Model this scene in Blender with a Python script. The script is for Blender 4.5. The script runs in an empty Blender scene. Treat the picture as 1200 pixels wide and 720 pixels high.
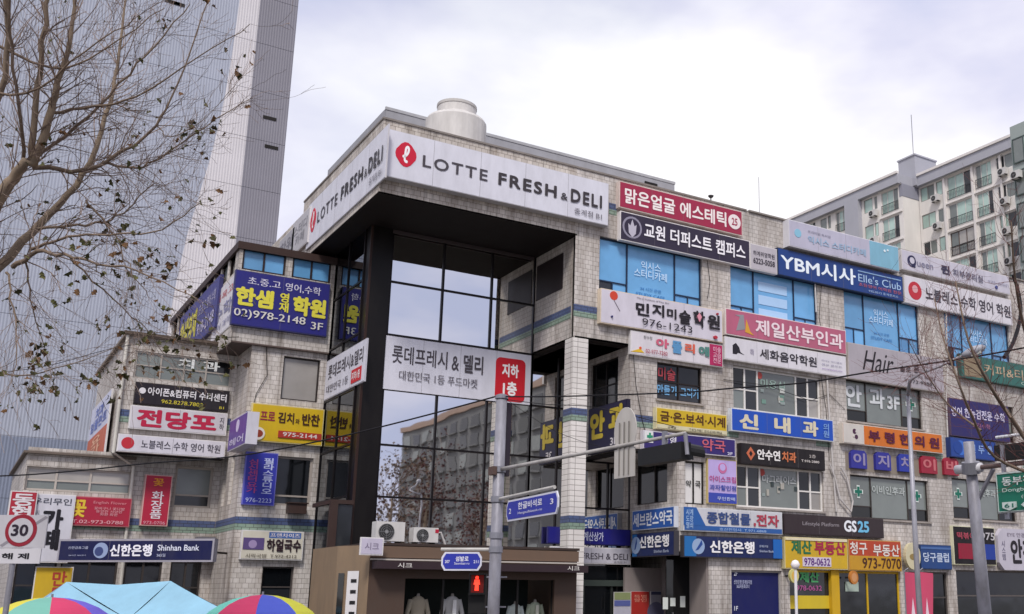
import bpy, math, random
from mathutils import Vector, Matrix
random.seed(7)
S = bpy.context.scene
COL = S.collection
ZC = 2.4            # camera height above the road
# ------------------------------------------------------------------ camera
YAW, PIT, ROL = math.radians(34.13), math.radians(13.43), math.radians(0.11)
FPX, CX, CY = 1239.4, 784.0, 403.6
cy_, sy_, cp_, sp_ = math.cos(YAW), math.sin(YAW), math.cos(PIT), math.sin(PIT)
W_ = Vector((sy_*cp_, cy_*cp_, sp_)); R0 = Vector((cy_, -sy_, 0)); U0 = R0.cross(W_)
R_ = R0*math.cos(ROL) + U0*math.sin(ROL); U_ = U0*math.cos(ROL) - R0*math.sin(ROL)
EYE = Vector((0, 0, ZC))
cd = bpy.data.cameras.new('camera'); cam = bpy.data.objects.new('camera', cd); COL.objects.link(cam)
cam.matrix_world = Matrix.Translation(EYE) @ Matrix((R_, U_, -W_)).transposed().to_4x4()
cd.sensor_width = 36; cd.lens = FPX/1200*36
cd.shift_x = (600-CX)/1200; cd.shift_y = (CY-360)/1200
cd.clip_start = .1; cd.clip_end = 3000
S.camera = cam
S.view_settings.view_transform = 'Standard'; S.view_settings.look = 'None'
S.view_settings.exposure = 0.55; S.view_settings.gamma = 1
# ------------------------------------------------------------------ sky and sun
SUN_EL, SUN_AZ = math.radians(50), math.radians(215)     # azimuth clockwise from +Y (where the sun stands)
wd = bpy.data.worlds.new('World'); S.world = wd; wd.use_nodes = True
nt = wd.node_tree; nt.nodes.clear()
def N(nt, t, **k):
    n = nt.nodes.new(t)
    for a, b in k.items(): setattr(n, a, b)
    return n
def lk(nt, a, b): nt.links.new(a, b)
sky = N(nt, 'ShaderNodeTexSky', sky_type='NISHITA', sun_disc=False, sun_elevation=SUN_EL, sun_rotation=SUN_AZ)
tc = N(nt, 'ShaderNodeTexCoord')
mp = N(nt, 'ShaderNodeMapping'); mp.inputs['Scale'].default_value = (1.0, 1.0, 2.2); mp.inputs['Location'].default_value = (0.35, 1.1, .25)
lk(nt, tc.outputs['Generated'], mp.inputs[0])
nz = N(nt, 'ShaderNodeTexNoise'); nz.inputs['Scale'].default_value = 1.7; nz.inputs['Detail'].default_value = 6; nz.inputs['Roughness'].default_value = .52
lk(nt, mp.outputs[0], nz.inputs['Vector'])
cr = N(nt, 'ShaderNodeValToRGB')
e = cr.color_ramp.elements
e[0].position = .36; e[0].color = (.38, .42, .60, 1)
e[1].position = .60; e[1].color = (.80, .79, .81, 1)
k = cr.color_ramp.elements.new(.47); k.color = (.56, .56, .68, 1)
lk(nt, nz.outputs['Fac'], cr.inputs[0])
b1 = N(nt, 'ShaderNodeBackground'); b1.inputs[1].default_value = .11; lk(nt, sky.outputs[0], b1.inputs[0])
b2 = N(nt, 'ShaderNodeBackground'); b2.inputs[1].default_value = .96; lk(nt, cr.outputs[0], b2.inputs[0])
nz2 = N(nt, 'ShaderNodeTexNoise'); nz2.inputs['Scale'].default_value = 2.3; nz2.inputs['Detail'].default_value = 5
mp2 = N(nt, 'ShaderNodeMapping'); mp2.inputs['Location'].default_value = (4, 2, 1.3); mp2.inputs['Scale'].default_value = (1, 1, 2)
lk(nt, tc.outputs['Generated'], mp2.inputs[0]); lk(nt, mp2.outputs[0], nz2.inputs['Vector'])
mr = N(nt, 'ShaderNodeMapRange'); mr.inputs[1].default_value = .30; mr.inputs[2].default_value = .48; mr.inputs[3].default_value = .78; mr.inputs[4].default_value = 1.0
lk(nt, nz2.outputs['Fac'], mr.inputs[0])
ms = N(nt, 'ShaderNodeMixShader'); lk(nt, mr.outputs[0], ms.inputs[0]); lk(nt, b1.outputs[0], ms.inputs[1]); lk(nt, b2.outputs[0], ms.inputs[2])
wo = N(nt, 'ShaderNodeOutputWorld'); lk(nt, ms.outputs[0], wo.inputs[0])
sd = bpy.data.lights.new('sun', 'SUN'); sd.energy = 2.0; sd.angle = math.radians(12); sd.color = (1, .96, .9)
so = bpy.data.objects.new('sun', sd); COL.objects.link(so)
sdir = Vector((math.sin(SUN_AZ)*math.cos(SUN_EL), math.cos(SUN_AZ)*math.cos(SUN_EL), math.sin(SUN_EL)))
so.rotation_euler = sdir.to_track_quat('Z', 'Y').to_euler()
so.location = (0, 0, 60)
# ------------------------------------------------------------------ survey helpers: where a sight line meets a real plane
def ray(x, y): return W_ + R_*((x-CX)/FPX) - U_*((y-CY)/FPX)
def onF(x, y, Y): p = EYE + ray(x, y)*(Y/ray(x, y).y); return p.x, p.z
def onL(x, y, X): p = EYE + ray(x, y)*(X/ray(x, y).x); return p.y, p.z
def at(x, y, d): return EYE + ray(x, y)*d
def atZ(x, y, z): r = ray(x, y); return EYE + r*((z-ZC)/r.z)
# ------------------------------------------------------------------ materials
def lin(h):
    h = h.lstrip('#'); c = [int(h[i:i+2], 16)/255 for i in (0, 2, 4)]
    return tuple(((v/12.92) if v <= .04045 else ((v+.055)/1.055)**2.4) for v in c) + (1,)
_M = {}
def mat(hexc, rough=.5, dirt=.12, metal=0., spec=.22, scale=2.5, emit=0.):
    key = (hexc, rough, dirt, metal, spec, scale, emit)
    if key in _M: return _M[key]
    m = bpy.data.materials.new('m_'+hexc.strip('#')); m.use_nodes = True; t = m.node_tree
    b = t.nodes['Principled BSDF']; b.inputs['Roughness'].default_value = rough; b.inputs['Metallic'].default_value = metal
    b.inputs['Specular IOR Level'].default_value = spec
    c = lin(hexc)
    if dirt > 0:
        g = N(t, 'ShaderNodeNewGeometry'); mp = N(t, 'ShaderNodeMapping'); mp.inputs['Scale'].default_value = (scale, scale, scale*.35)
        n = N(t, 'ShaderNodeTexNoise'); n.inputs['Scale'].default_value = 1; n.inputs['Detail'].default_value = 6; n.inputs['Roughness'].default_value = .65
        lk(t, g.outputs['Position'], mp.inputs[0]); lk(t, mp.outputs[0], n.inputs['Vector'])
        r = N(t, 'ShaderNodeMapRange'); r.inputs[1].default_value = .35; r.inputs[2].default_value = .7; r.inputs[3].default_value = 0; r.inputs[4].default_value = dirt*1.6
        lk(t, n.outputs['Fac'], r.inputs[0])
        x = N(t, 'ShaderNodeMix', data_type='RGBA'); lk(t, r.outputs[0], x.inputs[0]); x.inputs[6].default_value = c
        d = tuple(c[i]*.35+(.05, .045, .04)[i] for i in range(3))+(1,); x.inputs[7].default_value = d
        lk(t, x.outputs[2], b.inputs['Base Color'])
        r2 = N(t, 'ShaderNodeMapRange'); r2.inputs[3].default_value = max(0, rough-.12); r2.inputs[4].default_value = min(1, rough+.15)
        lk(t, n.outputs['Fac'], r2.inputs[0]); lk(t, r2.outputs[0], b.inputs['Roughness'])
    else: b.inputs['Base Color'].default_value = c
    if emit: b.inputs['Emission Color'].default_value = c; b.inputs['Emission Strength'].default_value = emit
    _M[key] = m; return m
def wall_uv(t):
    """metres along the wall and metres up, whichever way the wall faces"""
    g = N(t, 'ShaderNodeNewGeometry'); sn = N(t, 'ShaderNodeSeparateXYZ'); sp = N(t, 'ShaderNodeSeparateXYZ')
    lk(t, g.outputs['True Normal'], sn.inputs[0]); lk(t, g.outputs['Position'], sp.inputs[0])
    a = N(t, 'ShaderNodeMath', operation='ABSOLUTE'); lk(t, sn.outputs[1], a.inputs[0])
    gt = N(t, 'ShaderNodeMath', operation='GREATER_THAN'); lk(t, a.outputs[0], gt.inputs[0]); gt.inputs[1].default_value = .6
    mx = N(t, 'ShaderNodeMix', data_type='FLOAT'); lk(t, gt.outputs[0], mx.inputs[0]); lk(t, sp.outputs[1], mx.inputs[2]); lk(t, sp.outputs[0], mx.inputs[3])
    az = N(t, 'ShaderNodeMath', operation='ABSOLUTE'); lk(t, sn.outputs[2], az.inputs[0])
    gz = N(t, 'ShaderNodeMath', operation='GREATER_THAN'); lk(t, az.outputs[0], gz.inputs[0]); gz.inputs[1].default_value = .6
    mz = N(t, 'ShaderNodeMix', data_type='FLOAT'); lk(t, gz.outputs[0], mz.inputs[0]); lk(t, sp.outputs[2], mz.inputs[2]); lk(t, sp.outputs[1], mz.inputs[3])
    c = N(t, 'ShaderNodeCombineXYZ'); lk(t, mx.outputs[0], c.inputs[0]); lk(t, mz.outputs[0], c.inputs[1])
    return c, g
def tile_mat(name, c1, c2, joint, w=.24, h=.18, mortar=.010, stain=.55, offset=.5, stainc='6b5a4a'):
    m = bpy.data.materials.new(name); m.use_nodes = True; t = m.node_tree; b = t.nodes['Principled BSDF']
    uv, g = wall_uv(t)
    br = N(t, 'ShaderNodeTexBrick', offset=offset); br.inputs['Scale'].default_value = 1
    br.inputs['Color1'].default_value = lin(c1); br.inputs['Color2'].default_value = lin(c2); br.inputs['Mortar'].default_value = lin(joint)
    br.inputs['Brick Width'].default_value = w; br.inputs['Row Height'].default_value = h; br.inputs['Mortar Size'].default_value = mortar
    br.inputs['Mortar Smooth'].default_value = .3
    lk(t, uv.outputs[0], br.inputs['Vector'])
    mp = N(t, 'ShaderNodeMapping'); mp.inputs['Scale'].default_value = (2.2, 2.2, .32); lk(t, g.outputs['Position'], mp.inputs[0])
    n = N(t, 'ShaderNodeTexNoise'); n.inputs['Scale'].default_value = 1; n.inputs['Detail'].default_value = 8; n.inputs['Roughness'].default_value = .7
    lk(t, mp.outputs[0], n.inputs['Vector'])
    r = N(t, 'ShaderNodeMapRange'); r.inputs[1].default_value = .43; r.inputs[2].default_value = .74; r.inputs[4].default_value = stain; lk(t, n.outputs['Fac'], r.inputs[0])
    x = N(t, 'ShaderNodeMix', data_type='RGBA'); lk(t, r.outputs[0], x.inputs[0]); lk(t, br.outputs['Color'], x.inputs[6]); x.inputs[7].default_value = lin(stainc)
    n3 = N(t, 'ShaderNodeTexNoise'); n3.inputs['Scale'].default_value = .35; n3.inputs['Detail'].default_value = 3; lk(t, g.outputs['Position'], n3.inputs['Vector'])
    r3 = N(t, 'ShaderNodeMapRange'); r3.inputs[1].default_value = .3; r3.inputs[2].default_value = .7; r3.inputs[3].default_value = .80; r3.inputs[4].default_value = 1.06; lk(t, n3.outputs['Fac'], r3.inputs[0])
    x3 = N(t, 'ShaderNodeMix', data_type='RGBA', blend_type='MULTIPLY'); x3.inputs[0].default_value = 1; lk(t, x.outputs[2], x3.inputs[6]); lk(t, r3.outputs[0], x3.inputs[7])
    mp4 = N(t, 'ShaderNodeMapping'); mp4.inputs['Scale'].default_value = (6, 6, .22); lk(t, g.outputs['Position'], mp4.inputs[0])
    n4 = N(t, 'ShaderNodeTexNoise'); n4.inputs['Scale'].default_value = 1; n4.inputs['Detail'].default_value = 5; n4.inputs['Roughness'].default_value = .6; lk(t, mp4.outputs[0], n4.inputs['Vector'])
    r4 = N(t, 'ShaderNodeMapRange'); r4.inputs[1].default_value = .52; r4.inputs[2].default_value = .72; r4.inputs[3].default_value = 1.0; r4.inputs[4].default_value = 1-stain*.6; lk(t, n4.outputs['Fac'], r4.inputs[0])
    x4 = N(t, 'ShaderNodeMix', data_type='RGBA', blend_type='MULTIPLY'); x4.inputs[0].default_value = 1; lk(t, x3.outputs[2], x4.inputs[6]); lk(t, r4.outputs[0], x4.inputs[7]); x3 = x4
    lk(t, x3.outputs[2], b.inputs['Base Color']); b.inputs['Roughness'].default_value = .5; b.inputs['Specular IOR Level'].default_value = .25
    bu = N(t, 'ShaderNodeBump'); bu.inputs['Strength'].default_value = .5; bu.inputs['Distance'].default_value = .01; bu.invert = True
    lk(t, br.outputs['Fac'], bu.inputs['Height']); lk(t, bu.outputs[0], b.inputs['Normal'])
    return m
TILE = tile_mat('white_tile', 'bfb8b2', 'd0c9c4', '8d847e', w=.19, h=.155, mortar=.007, stain=.72)
TILE_P = tile_mat('pillar_tile', 'dcd6d2', 'e4dfda', '7a726c', w=.62, h=.17, mortar=.008, stain=.12, offset=0)
TILE_L = tile_mat('parapet_tile', 'bdb4ac', 'd0c8bf', '776c63', w=.2, h=.17, mortar=.007, stain=.7)
BLUE_T = tile_mat('blue_tile', '4c5a80', '526086', '3a4052', w=.24, h=.11, stain=.2)
GREEN_T = tile_mat('green_tile', '83988a', '8b9f90', '556057', w=.24, h=.11, stain=.2)
def glass_mat(name, hexc, metal=0., rough=.04, wob=.01, spec=.8):
    m = bpy.data.materials.new(name); m.use_nodes = True; t = m.node_tree; b = t.nodes['Principled BSDF']
    b.inputs['Base Color'].default_value = lin(hexc); b.inputs['Metallic'].default_value = metal; b.inputs['Roughness'].default_value = rough
    b.inputs['Specular IOR Level'].default_value = spec
    g = N(t, 'ShaderNodeNewGeometry'); n = N(t, 'ShaderNodeTexNoise'); n.inputs['Scale'].default_value = .7; n.inputs['Detail'].default_value = 2
    if metal < .5:      # uneven film, things close behind the glass, a tone of its own for every pane
        oi = N(t, 'ShaderNodeObjectInfo'); n2 = N(t, 'ShaderNodeTexNoise'); n2.inputs['Scale'].default_value = 1.6; n2.inputs['Detail'].default_value = 4; lk(t, g.outputs['Position'], n2.inputs['Vector'])
        ad = N(t, 'ShaderNodeMath', operation='ADD'); lk(t, oi.outputs['Random'], ad.inputs[0]); lk(t, n2.outputs['Fac'], ad.inputs[1])
        r9 = N(t, 'ShaderNodeMapRange'); r9.inputs[1].default_value = .3; r9.inputs[2].default_value = 1.6; r9.inputs[3].default_value = .72; r9.inputs[4].default_value = 1.22; lk(t, ad.outputs[0], r9.inputs[0])
        x9 = N(t, 'ShaderNodeMix', data_type='RGBA', blend_type='MULTIPLY'); x9.inputs[0].default_value = 1; x9.inputs[6].default_value = lin(hexc); lk(t, r9.outputs[0], x9.inputs[7]); lk(t, x9.outputs[2], b.inputs['Base Color'])
    lk(t, g.outputs['Position'], n.inputs['Vector'])
    bu = N(t, 'ShaderNodeBump'); bu.inputs['Strength'].default_value = 1; bu.inputs['Distance'].default_value = wob
    lk(t, n.outputs['Fac'], bu.inputs['Height']); lk(t, bu.outputs[0], b.inputs['Normal'])
    return m
MIRROR = glass_mat('coated_glass', 'eae8e4', metal=1, rough=.016, wob=.0018)
DARKG = glass_mat('dark_glass', '0e1013', rough=.06, spec=.5)
GREYG = glass_mat('grey_film_glass', '6d7370', rough=.18)
GREENG = glass_mat('green_glass', 'a2bab1', rough=.12, spec=.7)
BLUEG = glass_mat('blue_film_glass', '68a2d2', rough=.16, spec=.6)
BLUEG2 = glass_mat('blue_film_glass_b', '5a92c6', rough=.16, spec=.6)
DIMG = glass_mat('dim_glass', '26292d', rough=.08, spec=.55)
CURT = glass_mat('curtained_glass', '9a9590', rough=.2)
# ------------------------------------------------------------------ mesh builder
class MB:
    def __init__(s): s.v = []; s.f = []; s.m = []; s.mats = []
    def mi(s, m):
        if m not in s.mats: s.mats.append(m)
        return s.mats.index(m)
    def face(s, pts, m):
        i = len(s.v); s.v += [tuple(p) for p in pts]; s.f.append(tuple(range(i, i+len(pts)))); s.m.append(s.mi(m))
    def box(s, x0, x1, y0, y1, z0, z1, m, xf=None):
        if x0 > x1: x0, x1 = x1, x0
        if y0 > y1: y0, y1 = y1, y0
        if z0 > z1: z0, z1 = z1, z0
        i = len(s.v); q = [(x, y, z) for z in (z0, z1) for y in (y0, y1) for x in (x0, x1)]
        if xf: q = [tuple(xf(p)) for p in q]
        s.v += q; k = s.mi(m)
        for a in ((0, 2, 3, 1), (4, 5, 7, 6), (0, 1, 5, 4), (2, 6, 7, 3), (0, 4, 6, 2), (1, 3, 7, 5)):
            s.f.append(tuple(i+j for j in a)); s.m.append(k)
        return s
    def pb(s, pl, a0, a1, z0, z1, d0, d1, m):
        """box on a wall plane: a along the wall, d outwards from it"""
        ax, P = pl
        if ax == 'F': return s.box(a0, a1, P-d1, P-d0, z0, z1, m)
        return s.box(P-d1, P-d0, a0, a1, z0, z1, m)
    def prism(s, poly, y0, y1, m):
        """polygon in local x,z extruded along y"""
        n = len(poly); i = len(s.v); k = s.mi(m)
        s.v += [(p[0], y0, p[1]) for p in poly] + [(p[0], y1, p[1]) for p in poly]
        s.f.append(tuple(range(i, i+n))); s.m.append(k); s.f.append(tuple(range(i+2*n-1, i+n-1, -1))); s.m.append(k)
        for j in range(n):
            s.f.append((i+j, i+n+j, i+n+(j+1) % n, i+(j+1) % n)); s.m.append(k)
        return s
    def tube(s, pts, rad, m, n=8, cap=True):
        pts = [Vector(p) for p in pts]; k = s.mi(m); i0 = len(s.v)
        if not hasattr(rad, '__len__'): rad = [rad]*len(pts)
        t0 = (pts[1]-pts[0]).normalized(); ref = Vector((0, 0, 1)) if abs(t0.z) < .9 else Vector((1, 0, 0))
        a = t0.cross(ref).normalized()
        for j, p in enumerate(pts):
            t = (pts[min(j+1, len(pts)-1)]-pts[max(j-1, 0)]).normalized()
            a = (a - t*a.dot(t)).normalized(); b = t.cross(a)
            for q in range(n):
                w = 2*math.pi*q/n; s.v.append(tuple(p + (a*math.cos(w)+b*math.sin(w))*rad[j]))
        for j in range(len(pts)-1):
            for q in range(n):
                s.f.append((i0+j*n+q, i0+j*n+(q+1) % n, i0+(j+1)*n+(q+1) % n, i0+(j+1)*n+q)); s.m.append(k)
        if cap:
            s.f.append(tuple(range(i0+n-1, i0-1, -1))); s.m.append(k)
            e = i0+(len(pts)-1)*n; s.f.append(tuple(range(e, e+n))); s.m.append(k)
        return s
    def lathe(s, prof, c, m, n=24):
        k = s.mi(m); i0 = len(s.v)
        for r, z in prof:
            for q in range(n):
                w = 2*math.pi*q/n; s.v.append((c[0]+r*math.cos(w), c[1]+r*math.sin(w), c[2]+z))
        for j in range(len(prof)-1):
            for q in range(n):
                s.f.append((i0+j*n+q, i0+j*n+(q+1) % n, i0+(j+1)*n+(q+1) % n, i0+(j+1)*n+q)); s.m.append(k)
        return s
    def build(s, name, parent=None, smooth=False, org=None, me=None):
        if org is None: org = Vector((0, 0, 0)) if parent is None else Vector(parent.get('_org', (0, 0, 0)))
        me = bpy.data.meshes.new(name); me.from_pydata([tuple(Vector(v)-org) for v in s.v], [], s.f)
        for m in s.mats: me.materials.append(m)
        me.polygons.foreach_set('material_index', s.m)
        if smooth: me.polygons.foreach_set('use_smooth', [True]*len(s.f))
        me.update()
        o = bpy.data.objects.new(name, me); COL.objects.link(o)
        if parent is not None: o.parent = parent; o['_org'] = tuple(org)
        else: o.location = org; o['_org'] = tuple(org)
        return o
def tag(o, label=None, cat=None, group=None, kind=None):
    if label: o['label'] = label
    if cat: o['category'] = cat
    if group: o['group'] = group
    if kind: o['kind'] = kind
    return o
def thing(name, label, cat, loc=(0, 0, 0), group=None, rz=0.):
    o = bpy.data.objects.new(name, None); COL.objects.link(o); o.location = loc; o.rotation_euler = (0, 0, rz)
    o['_org'] = tuple(loc) if rz == 0 else (0, 0, 0)
    return tag(o, label, cat, group)
PENDING = []
def text(parent, body, x0, x1, z0, z1, y, m, bold=.02, name='lettering', res=3, shear=0., squeeze=True):
    """flat printed lettering fitted to a rectangle in the parent's own frame (x along, z up)"""
    c = bpy.data.curves.new(name, 'FONT'); c.body = body; c.size = 1; c.resolution_u = res; c.shear = shear; c.align_x = 'CENTER'; c.space_line = .95
    if body in ('LOTTE', 'FRESH', 'DELI'): c.space_character = 1.22
    o = bpy.data.objects.new('tmp_text', c); COL.objects.link(o)
    PENDING.append((o, parent, x0, x1, z0, z1, y, m, name, bold))
def flush_text():
    bpy.context.view_layer.update(); dg = bpy.context.evaluated_depsgraph_get()
    done = []
    for o, parent, x0, x1, z0, z1, y, m, name, bold in PENDING:
        me = bpy.data.meshes.new_from_object(o.evaluated_get(dg))
        if not me.vertices: continue
        nv = len(me.vertices); co = [0.0]*(nv*3); me.vertices.foreach_get('co', co); fs = [tuple(p.vertices) for p in me.polygons]
        xs = co[0::3]; ys = co[1::3]; a, b, c_, d = min(xs), max(xs), min(ys), max(ys)
        e = bold*.75; sh = [(0, 0)] if bold < .008 else ([(-e, 0), (e, 0)] if bold < .018 else [(-e, 0), (e, 0), (0, e), (0, -e)]) if bold < .04 else [(-e, 0), (e, 0), (0, e), (0, -e), (-e*.7, -e*.7), (e*.7, e*.7), (-e*.7, e*.7), (e*.7, -e*.7), (0, 0)]
        if len(sh) == 1: e = 0
        a -= e; b += e; c_ -= e; d += e
        sx = (x1-x0)/max(b-a, 1e-4); sz = (z1-z0)/max(d-c_, 1e-4)
        V = []; Fc = []
        for k_, (dx, dz) in enumerate(sh):
            V += [(x0+(xs[i]+dx-a)*sx, y-.0004*k_, z0+(ys[i]+dz-c_)*sz) for i in range(nv)]; Fc += [tuple(q+k_*nv for q in f) for f in fs]
        bpy.data.meshes.remove(me); me = bpy.data.meshes.new(name); me.from_pydata(V, [], Fc); me.materials.append(m)
        done.append((me, parent, name))
    for e in PENDING:
        c = e[0].data; bpy.data.objects.remove(e[0]); bpy.data.curves.remove(c)
    for me, parent, name in done:
        me.name = name; n = bpy.data.objects.new(name, me); COL.objects.link(n); n.parent = parent
# ------------------------------------------------------------------ signs
def circ(u, v, r, asp, n=20, ry=None):
    ry = ry or r
    return [(u+r/asp*math.cos(2*math.pi*i/n), v+ry*math.sin(2*math.pi*i/n)) for i in range(n)]
def sign(pl, TL, BR, base, items, label, t=.16, side=None, name='shop_sign', group=None, inset=.03, trim=True, dirt=.17):
    ax, P = pl
    if ax == 'F':
        x0, z1 = onF(*TL, P-t); x1, z0 = onF(*BR, P-t); loc = (x0, P, z0); rz = 0; Wd = x1-x0
    else:
        ya, z1 = onL(*TL, P-t); yb, z0 = onL(*BR, P-t); loc = (P, ya, z0); rz = -math.pi/2; Wd = ya-yb
    H = z1-z0
    return sign_at(loc, rz, Wd, H, base, items, label, t, side, name, group, inset, trim, dirt)
def sign_at(loc, rz, Wd, H, base, items, label, t=.16, side=None, name='shop_sign', group=None, inset=.03, trim=True, dirt=.17, cat='sign'):
    r = bpy.data.objects.new(name, None); COL.objects.link(r); r.location = loc; r.rotation_euler = (0, 0, rz); r['_org'] = (0, 0, 0)
    tag(r, label, cat, group)
    sm = mat(side or 'd6d2d2', .5, .2)
    MB().box(0, Wd, -t, -.004, 0, H, sm).build('casing', r)
    f = MB(); y = -t-.008; bm = mat(base, .38, dirt)
    i = inset if trim else 0
    f.box(i, Wd-i, y, -t+.001, i, H-i, bm).build('face_panel', r)
    if Wd > 2.6:        # joints between the sheets of the long boxes
        nj = int(Wd/1.7)
        for q in range(1, nj+1):
            if nj+1 > q: MB().box(q*Wd/(nj+1)-.004, q*Wd/(nj+1)+.004, y-.0015, y+.002, i, H-i, mat('6e6a6c', .6, 0)).build('panel_joint', r)
    lay = 0
    asp = Wd/H
    for it in items:
        k = it[0]; lay += 1; yy = y-.003-.0045*lay
        if k == 't':
            _, body, u0, v0, u1, v1, hx = it[:7]; bold = it[7] if len(it) > 7 else .02
            text(r, body, u0*Wd, u1*Wd, v0*H, v1*H, yy, mat(hx, .45, .05), bold, shear=(it[8] if len(it) > 8 else 0.))
        elif k == 'r':
            _, u0, v0, u1, v1, hx = it[:6]
            u0 = max(u0*Wd, i); u1 = min(u1*Wd, Wd-i); v0 = max(v0*H, i); v1 = min(v1*H, H-i)
            MB().box(u0, u1, yy, y+.001, v0, v1, mat(hx, .4, dirt)).build('colour_field', r)
        elif k == 'c':
            _, u, v, rr, hx = it[:5]; ry = it[5] if len(it) > 5 else rr
            MB().prism([(a*Wd, b*H) for a, b in circ(u, v, rr, asp, ry=ry)], yy, y+.001, mat(hx, .4, .05)).build('emblem', r)
        elif k == 'p':
            _, poly, hx = it[:3]
            MB().prism([(a*Wd, b*H) for a, b in poly], yy, y+.001, mat(hx, .4, .05)).build('emblem', r)
    return r
def rrect(x0, x1, z0, z1, r, n=4):
    o = []
    for cx, cz, a0 in ((x1-r, z1-r, 0), (x0+r, z1-r, 90), (x0+r, z0+r, 180), (x1-r, z0+r, 270)):
        for i in range(n+1):
            a = math.radians(a0+90*i/n); o.append((cx+r*math.cos(a), cz+r*math.sin(a)))
    return o
# ------------------------------------------------------------------ walls with openings and windows
def wall(pl, a0, a1, z0, z1, holes, m, parent, name='wall', depth=.22):
    hs = [(max(h[0], a0), min(h[1], a1), max(h[2], z0), min(h[3], z1)) for h in holes if h[0] < a1 and h[1] > a0 and h[2] < z1 and h[3] > z0]
    A = sorted(set([a0, a1]+[v for h in hs for v in h[:2]])); Zs = sorted(set([z0, z1]+[v for h in hs for v in h[2:]]))
    mb = MB(); ax, P = pl
    def pt(a, z, d): return (a, P-d, z) if ax == 'F' else (P-d, a, z)
    inh = lambda a, z: any(h[0] < a < h[1] and h[2] < z < h[3] for h in hs)
    for i in range(len(A)-1):
        for j in range(len(Zs)-1):
            if not inh((A[i]+A[i+1])/2, (Zs[j]+Zs[j+1])/2):
                mb.face([pt(A[i], Zs[j], 0), pt(A[i+1], Zs[j], 0), pt(A[i+1], Zs[j+1], 0), pt(A[i], Zs[j+1], 0)], m)
    for h in hs:
        for q in ((h[0], h[2], h[0], h[3]), (h[1], h[2], h[1], h[3]), (h[0], h[2], h[1], h[2]), (h[0], h[3], h[1], h[3])):
            mb.face([pt(q[0], q[1], 0), pt(q[2], q[3], 0), pt(q[2], q[3], -depth), pt(q[0], q[1], -depth)], m)
    return mb.build(name, parent)
def window(pl, rect, cols, frame, panes, parent, rows=None, fw=.05, rec=.12, back='101114', name='window'):
    """rect (a0,a1,z0,z1); cols: list of (start, end, [row edges as fractions]); panes: materials cycled"""
    a0, a1, z0, z1 = rect; w = a1-a0; h = z1-z0; fm = mat(frame, .4, .1)
    mb = MB()
    for q in ((a0, a0+fw, z0, z1), (a1-fw, a1, z0, z1), (a0+fw, a1-fw, z0, z0+fw), (a0+fw, a1-fw, z1-fw, z1)): mb.pb(pl, *q, -rec-.05, -rec+.03, fm)
    k = 0; todo = []
    for col in cols:
        c0, c1, rs = col[:3]
        x0 = a0+c0*w; x1 = a0+c1*w
        if c0 > 0: mb.pb(pl, x0-fw*.5, x0+fw*.5, z0+fw, z1-fw, -rec-.045, -rec+.027, fm)
        ed = [0]+list(rs)+[1]
        for j in range(len(ed)-1):
            if j > 0: mb.pb(pl, x0+fw*.5, x1-fw*.5, z0+ed[j]*h-fw*.4, z0+ed[j]*h+fw*.4, -rec-.04, -rec+.024, fm)
            if j == 0 and len(col) > 3:
                xm = (x0+x1)/2; mb.pb(pl, xm-fw*.4, xm+fw*.4, z0+fw, z0+ed[1]*h-fw*.4, -rec-.042, -rec+.022, fm)
                todo.append((x0+fw*.4, xm-fw*.3, z0+fw*.3, z0+ed[1]*h-fw*.3, panes[k % len(panes)])); todo.append((xm+fw*.3, x1-fw*.4, z0+fw*.3, z0+ed[1]*h-fw*.3, panes[(k+1) % len(panes)])); k += 2; continue
            todo.append((x0+fw*.4, x1-fw*.4, z0+ed[j]*h+fw*.3, z0+ed[j+1]*h-fw*.3, panes[k % len(panes)])); k += 1
    o = mb.build(name, parent)
    for x0, x1, q0, q1, pm in todo:
        if pm is None: continue
        MB().pb(pl, x0, x1, q0, q1, -rec-.03, -rec-.01, pm).build('pane', o, org=Vector(parent['_org']))
    return o
def rectF(TL, BR, Y):
    x0, z1 = onF(*TL, Y); x1, z0 = onF(*BR, Y); return (x0, x1, z0, z1)
def rectL(TL, BR, X):
    ya, z1 = onL(*TL, X); yb, z0 = onL(*BR, X); return (yb, ya, z0, z1)
FR = ('F', 29.0)
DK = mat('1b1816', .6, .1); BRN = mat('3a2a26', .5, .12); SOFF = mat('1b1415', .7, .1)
# ================================================================== ground
def asph():
    m = bpy.data.materials.new('asphalt'); m.use_nodes = True; t = m.node_tree; b = t.nodes['Principled BSDF']
    n = N(t, 'ShaderNodeTexNoise'); n.inputs['Scale'].default_value = 3; n.inputs['Detail'].default_value = 10
    g = N(t, 'ShaderNodeNewGeometry'); lk(t, g.outputs['Position'], n.inputs['Vector'])
    r = N(t, 'ShaderNodeValToRGB'); r.color_ramp.elements[0].color = (.035, .035, .037, 1); r.color_ramp.elements[1].color = (.075, .073, .07, 1)
    lk(t, n.outputs['Fac'], r.inputs[0]); lk(t, r.outputs[0], b.inputs['Base Color']); b.inputs['Roughness'].default_value = .9
    return m
ASPH = asph()
PAVE = tile_mat('paving', '6d6862', '79726c', '5a5550', w=.4, h=.4, stain=.25, offset=0)
g = MB(); g.face([(-900, -900, -.01), (900, -900, -.01), (900, 900, -.01), (-900, 900, -.01)], mat('7d786f', .9, .2, scale=.2)); tag(g.build('ground'), kind='structure')
g = MB(); g.box(-200, 200, -2, 17.0, -.2, 0, ASPH); tag(g.build('road'), kind='structure')
g = MB(); g.box(-14, -4, 17.0, 200, -.2, -.002, ASPH); tag(g.build('side_road'), kind='structure')
g = MB(); g.box(-3.8, 60, 17.2, 60, -.1, .13, PAVE); tag(g.build('pavement'), kind='structure')
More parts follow.
